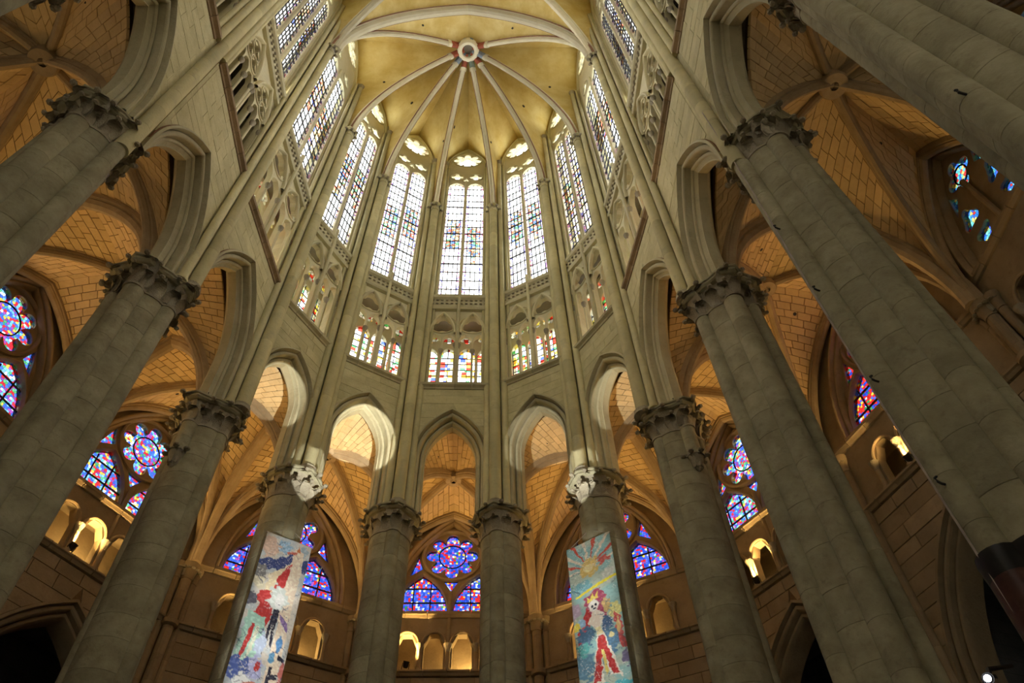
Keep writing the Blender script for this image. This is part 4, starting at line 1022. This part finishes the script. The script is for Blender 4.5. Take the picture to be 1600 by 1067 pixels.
paint_right = painter(TE, (.46, .54, .46), rays+[
    ('E', .46, .20, .22, .065, (.62, .46, .16), .5), ('E', .44, .20, .10, .03, (.74, .62, .32), .5), ('E', .78, .18, .12, .03, (.5, .12, .1), .9), ('E', .85, .30, .14, .05, (.54, .56, .50), .7), ('E', .25, .32, .2, .04, (.20, .42, .48), .6),
    ('P', [(.10, .37), (1, .31), (1, .33), (.10, .385)], (.78, .64, .06), .02),
    ('P', [(.28, .40), (.62, .36), (.72, .44), (.74, .56), (.60, .58), (.3, .58)], (.36, .08, .14), .08), ('P', [(.12, .56), (.34, .48), (.40, .56), (.22, .66), (.06, .70)], RE, .05), ('E', .05, .46, .12, .05, (.46, .36, .46), .6), ('E', .16, .56, .10, .03, (.30, .48, .66), .4), ('E', .06, .57, .08, .03, (.74, .6, .1), .5),
    ('P', [(.34, .445), (.34, .40), (.40, .425), (.46, .39), (.50, .42), (.58, .385), (.57, .435)], (.74, .56, .12), .01),
    ('E', .46, .475, .11, .04, (.78, .74, .68), .2), ('E', .43, .478, .025, .010, BK, .1), ('E', .51, .474, .025, .010, BK, .1), ('E', .48, .497, .035, .006, BK, .1),
    ('P', [(.43, .51), (.54, .51), (.66, .55), (.60, .60), (.55, .63), (.45, .63), (.36, .60), (.28, .58)], (.78, .68, .58), .03), ('E', .72, .50, .08, .05, (.60, .44, .20), .5), ('E', .88, .56, .12, .05, (.66, .62, .26), .7),
    ('E', .22, .66, .18, .06, (.08, .16, .26), .6), ('E', .68, .63, .12, .05, (.08, .14, .26), .6), ('E', .72, .73, .2, .08, (.10, .20, .32), .6), ('E', .14, .82, .2, .10, (.12, .24, .34), .6), ('E', .16, .73, .12, .05, (.12, .40, .40), .8),
    ('P', [(.44, .62), (.55, .62), (.60, .68), (.46, .68)], (.74, .64, .36), .02),
    ('P', [(.46, .67), (.60, .67), (.74, .84), (.84, .95), (.62, .93), (.52, .80), (.48, .96), (.22, .97), (.34, .84)], (.76, .70, .60), .05), ('P', [(.48, .68), (.58, .68), (.70, .83), (.79, .93), (.66, .92), (.53, .76), (.44, .94), (.26, .95), (.38, .82)], RE, .04), ('P', [(.51, .77), (.56, .77), (.60, .90), (.54, .92)], (.72, .58, .18), .01),
    ('E', .74, .70, .05, .018, (.76, .68, .36), .4), ('P', [(.82, .55), (.96, .60), (1, .80), (.90, .80), (.84, .66)], (.50, .10, .10), .05), ('E', .90, .66, .04, .05, (.66, .46, .22), .5), ('E', .95, .86, .08, .05, (.16, .14, .24), .6),
    ('E', .3, .99, .28, .03, (.16, .50, .54), .5), ('E', .8, 1.0, .2, .03, (.10, .44, .52), .5), ('E', .55, 1.05, .2, .03, (.60, .14, .2), .6)], (.10, .16, .20))
mt, n_, l_ = nt('painted_cloth'); out = N(n_, 'ShaderNodeOutputMaterial'); b_ = N(n_, 'ShaderNodeBsdfPrincipled', inp={'Roughness': .9, 'Specular IOR Level': .1}); at = N(n_, 'ShaderNodeAttribute', attribute_name='print')
l_.new(at.outputs['Color'], b_.inputs['Base Color']); l_.new(b_.outputs[0], out.inputs[0]); M['cloth'] = mt
def banner(label, pa, pb, ztop, zbot, fn):
    pa, pb = Vector(pa), Vector(pb); t = (pb-pa); wdt = t.length; t.normalize(); o = Vector((-t.y, t.x)); mid = (pa+pb)/2
    r = root('banner', label, 'banner', (mid.x, mid.y, zbot), math.atan2(t.y, t.x), group='painted banners')
    nx, nz_ = 80, 420; vs = []; cols = []; fs = []
    for j in range(nz_+1):
        for i in range(nx+1):
            u, v = i/nx, j/nz_
            vs.append(((u-.5)*wdt, .012*math.sin(u*7+v*3)+.01*math.sin(v*14), (1-v)*(ztop-zbot))); cols.append(fn(u, v*(ztop-zbot)))
    for j in range(nz_):
        for i in range(nx): a = j*(nx+1)+i; fs.append((a, a+nx+1, a+nx+2, a+1))
    me = bpy.data.meshes.new('cloth'); me.from_pydata(vs, [], fs); me.materials.append(M['cloth'])
    ca = me.color_attributes.new('print', 'FLOAT_COLOR', 'POINT')
    ca.data.foreach_set('color', [x for c in cols for x in (*c, 1.0)])
    me.polygons.foreach_set('use_smooth', [True]*len(me.polygons)); ob = inst('cloth', me, r)
    so = ob.modifiers.new('thickness', 'SOLIDIFY'); so.thickness = .012; so.offset = 1
    H = ztop-zbot
    tube(MB(), [(-wdt/2-.02, .03, H), (wdt/2+.02, .03, H)], .02, 8).build('rod', M['cable'], r)
    for s in (-1, 1): tube(MB(), [(s*wdt*.45, .03, H), (0, .18, H+.5)], .008, 5).build('cord', M['cable'], r)
banner('painted banner of red flames and pale rays hanging on the left apse pier', (-4.63, 3.81), (-3.55, 4.52), 14.5, 6.2, paint_left)
banner('painted banner of a sun and crowned red robed figure on the right apse pier', (3.48, 4.59), (4.58, 3.74), 14.5, 6.2, paint_right)

# ------------------------------------------------------------------ lamps
def lamp_body(name, label, loc, aim, sc_=1.0):
    d = (Vector(aim)-Vector(loc)).normalized()
    r = root(name, label, 'floodlight', loc, 0, group=name+' fittings'); r.rotation_euler = d.to_track_quat('-Z', 'Y').to_euler()
    MB().lathe([(.05*sc_, .14*sc_), (.09*sc_, .10*sc_), (.11*sc_, -.06*sc_), (.115*sc_, -.09*sc_), (.10*sc_, -.09*sc_), (.09*sc_, 0)], 14, cap=False).build('housing', M['iron'], r)
    if Vector(loc).z < 4:
        dn = d.to_track_quat('-Z', 'Y').inverted() @ Vector((0, 0, -Vector(loc).z)); tube(MB(), [dn.normalized()*.12*sc_, dn*.98, dn], [.025, .025, .22], 10).build('stand', M['iron'], r)
    MB().box(-.13*sc_, -.115*sc_, -.02, .02, -.02, .2*sc_).build('bracket', M['iron'], r); MB().box(.115*sc_, .13*sc_, -.02, .02, -.02, .2*sc_).build('bracket', M['iron'], r)
    return r
def spot(name, loc, aim, col, power, ang, blend=.4, rad=.06):
    ld = bpy.data.lights.new(name, 'SPOT'); ld.color = col; ld.energy = power; ld.spot_size = math.radians(ang); ld.spot_blend = blend; ld.shadow_soft_size = rad
    o = bpy.data.objects.new(name, ld); COL.objects.link(o); o.location = loc; o.rotation_euler = (Vector(aim)-Vector(loc)).to_track_quat('-Z', 'Y').to_euler(); return o
WARM = (1.0, .60, .20); YEL = (1.0, .66, .24)
for k in range(1, 8):
    C, rz, hw = obay(k); t = Vector((math.cos(rz), math.sin(rz))); o = Vector((-t.y, t.x))
    p = C-o*.12+t*(-.9 if k != 4 else -1.4); loc = Vector((p.x, p.y, ZTS+.27))
    a, b = pier_xy(k), pier_xy(k+1); im = (a+b)/2; aim = Vector((im.x, im.y, 21.6))*.62+Vector((C.x, C.y, 21.6))*.38
    lamp_body('uplighter', 'black uplighter on the aisle ledge behind '+where(k), loc, aim)
    q = spot('uplighter_light', loc+Vector((0, 0, .14)), aim, WARM, {7: 330, 1: 360}.get(k, 480), 150, .6)
    # lamp inside the passage
    p = C+o*.75+t*(.95 if k in (4, 3) else -.2); ld = bpy.data.lights.new('passage_light', 'POINT'); ld.energy = {4: 110, 3: 80, 5: 80, 2: 90}.get(k, 6); ld.color = YEL; ld.shadow_soft_size = .05
    po = bpy.data.objects.new('passage_light', ld); COL.objects.link(po); po.location = (p.x, p.y, 15.35)
for side in (-1, 1):
    loc = Vector((side*13.88, -4.2, ZTS+.27)); aim = Vector((side*9.5, -6.0, 22))
    lamp_body('uplighter', 'small black uplighter on the straight aisle ledge at the '+('left' if side < 0 else 'right'), loc, aim)
    spot('uplighter_light', loc+Vector((0, 0, .14)), aim, WARM, 75 if side < 0 else 26, 150, .6)
px, py, dd = 1545, 1060, 9.5
ray = (_F+_R*((px-800)/FPX)-_U*((py-533.5)/FPX)).normalized(); lp = CAMP+ray*dd
r_ = lamp_body('bracket_lamp', 'small bright lamp at the lower right corner below the chapel arch', lp, lp+Vector((-.6, -.6, -.3)), .5)
mt_, n2_, l2_ = nt('lamp_glow'); o_ = N(n2_, 'ShaderNodeOutputMaterial'); em = N(n2_, 'ShaderNodeEmission', inp={0: (.85, .9, 1, 1), 1: 14.0}); l2_.new(em.outputs[0], o_.inputs[0]); M['glow'] = mt_
MB().lathe([(.035, -.075), (.035, -.07)], 14).build('bulb', M['glow'], r_)
tube(MB(), [(0, 0, .13), (0, .1, .3), (0, .2, 2.2)], .025, 6).build('arm', M['iron'], r_)
# white projectors on the choir stalls aimed at the banners
for side, lab in ((-1, 'left'), (1, 'right')):
    loc = Vector((side*-.6, -5.5, 2.8)); aim = Vector((side*4.05, 4.2, 10.9))
    lamp_body('projector', 'black projector low in the choir lighting the %s banner' % lab, loc, aim, 1.4)
    for q, zq in enumerate((13.6, 12.2, 10.8, 9.2)):
        aq = Vector((aim.x, aim.y, zq)); spot('projector_light', loc+(aq-loc).normalized()*(.2+.02*q), aq, (1, .97, .9), 4600 if side < 0 else 3600, 7.6, .6, .04)

for i, (loc, aim, col, pw, an, lab) in enumerate((
        ((2.6, -8.6, 2.6), (-3.45, 6.85, 21.35), (1, .95, .85), 42000, 5.6, 'vault left of the central bay'),
        ((-2.6, -8.6, 2.6), (3.45, 6.85, 21.35), (1, .95, .85), 13000, 5.6, 'vault right of the central bay'),
        ((4.2, -7.6, 2.6), (-6.4, 4.5, 21.2), (1, .95, .85), 24000, 5.2, 'vault behind the left banner pier'),
        ((-4.2, -7.6, 2.6), (6.4, 4.5, 21.2), (1, .95, .85), 14000, 5.2, 'vault behind the right banner pier'),
        ((3.0, -2.5, 2.6), (-3.95, 4.25, 16.85), (1, .97, .88), 15000, 4.2, 'capital above the left banner'),
        ((-3.0, -2.5, 2.6), (3.95, 4.25, 16.85), (1, .97, .88), 15000, 4.2, 'capital above the right banner'))):
    loc, aim = Vector(loc), Vector(aim)
    lamp_body('projector', 'narrow beam projector low in the choir aimed at the '+lab, loc, aim, 1.2)
    spot('projector_light', loc+(aim-loc).normalized()*.2, aim, col, pw, an, .12, .03)

# ------------------------------------------------------------------ small things
def hook(label, x, y, z, dx, dy):
    mb = MB(); d = Vector((dx, dy, 0)).normalized(); b = Vector((0, 0, 0))
    pts = [b, b+d*.05, b+d*.09+Vector((0, 0, .015)), b+d*.10+Vector((0, 0, .07)), b+d*.06+Vector((0, 0, .10))]
    o = tube(mb, pts, .016, 6).build('iron_hook', M['iron'], None, (x, y, z)); tag(o, label, 'hook', group='iron hooks on the piers')
CB = pier_xy(9)
cable = MB(); pts = []
for i in range(24):
    t = i/23; z = 19.0-14.5*t; pts.append((CB.x-.56+.03*math.sin(t*7), CB.y-.10+.10*t, z))
o = tube(cable, pts, .014, 5).build('cable', M['cable']); tag(o, 'thin pale cable running down the right clustered pier past its marble foot', 'cable')
for i, z in enumerate((7.2, 9.0, 11.2, 13.2)):
    hook('iron hook on the shaft of the right pier, %s from the marble foot' % ORD[i+1], CB.x-.50, CB.y-.10, z, -1, -.3)
for k, s, nm in ((0, -1, 'left edge pier'), (1, -1, 'second pier left of the left banner'), (8, 1, 'second pier right of the right banner'), (2, -1, 'first pier left of the left banner'), (7, 1, 'first pier right of the right banner')):
    P = pier_xy(k); hook('iron hook standing on the capital of the '+nm, P.x+.1*s, P.y-.72, ZA+.02, 0, -.05)
P = pier_xy(0); hook('iron hook halfway up the shaft of the left edge pier', P.x+.50, P.y-.1, 9.6, 1, -.2)
P = pier_xy(10); hook('dark hook on the nearest right pier in the upper corner', P.x-.50, P.y-.1, 9.6, -1, -.2)
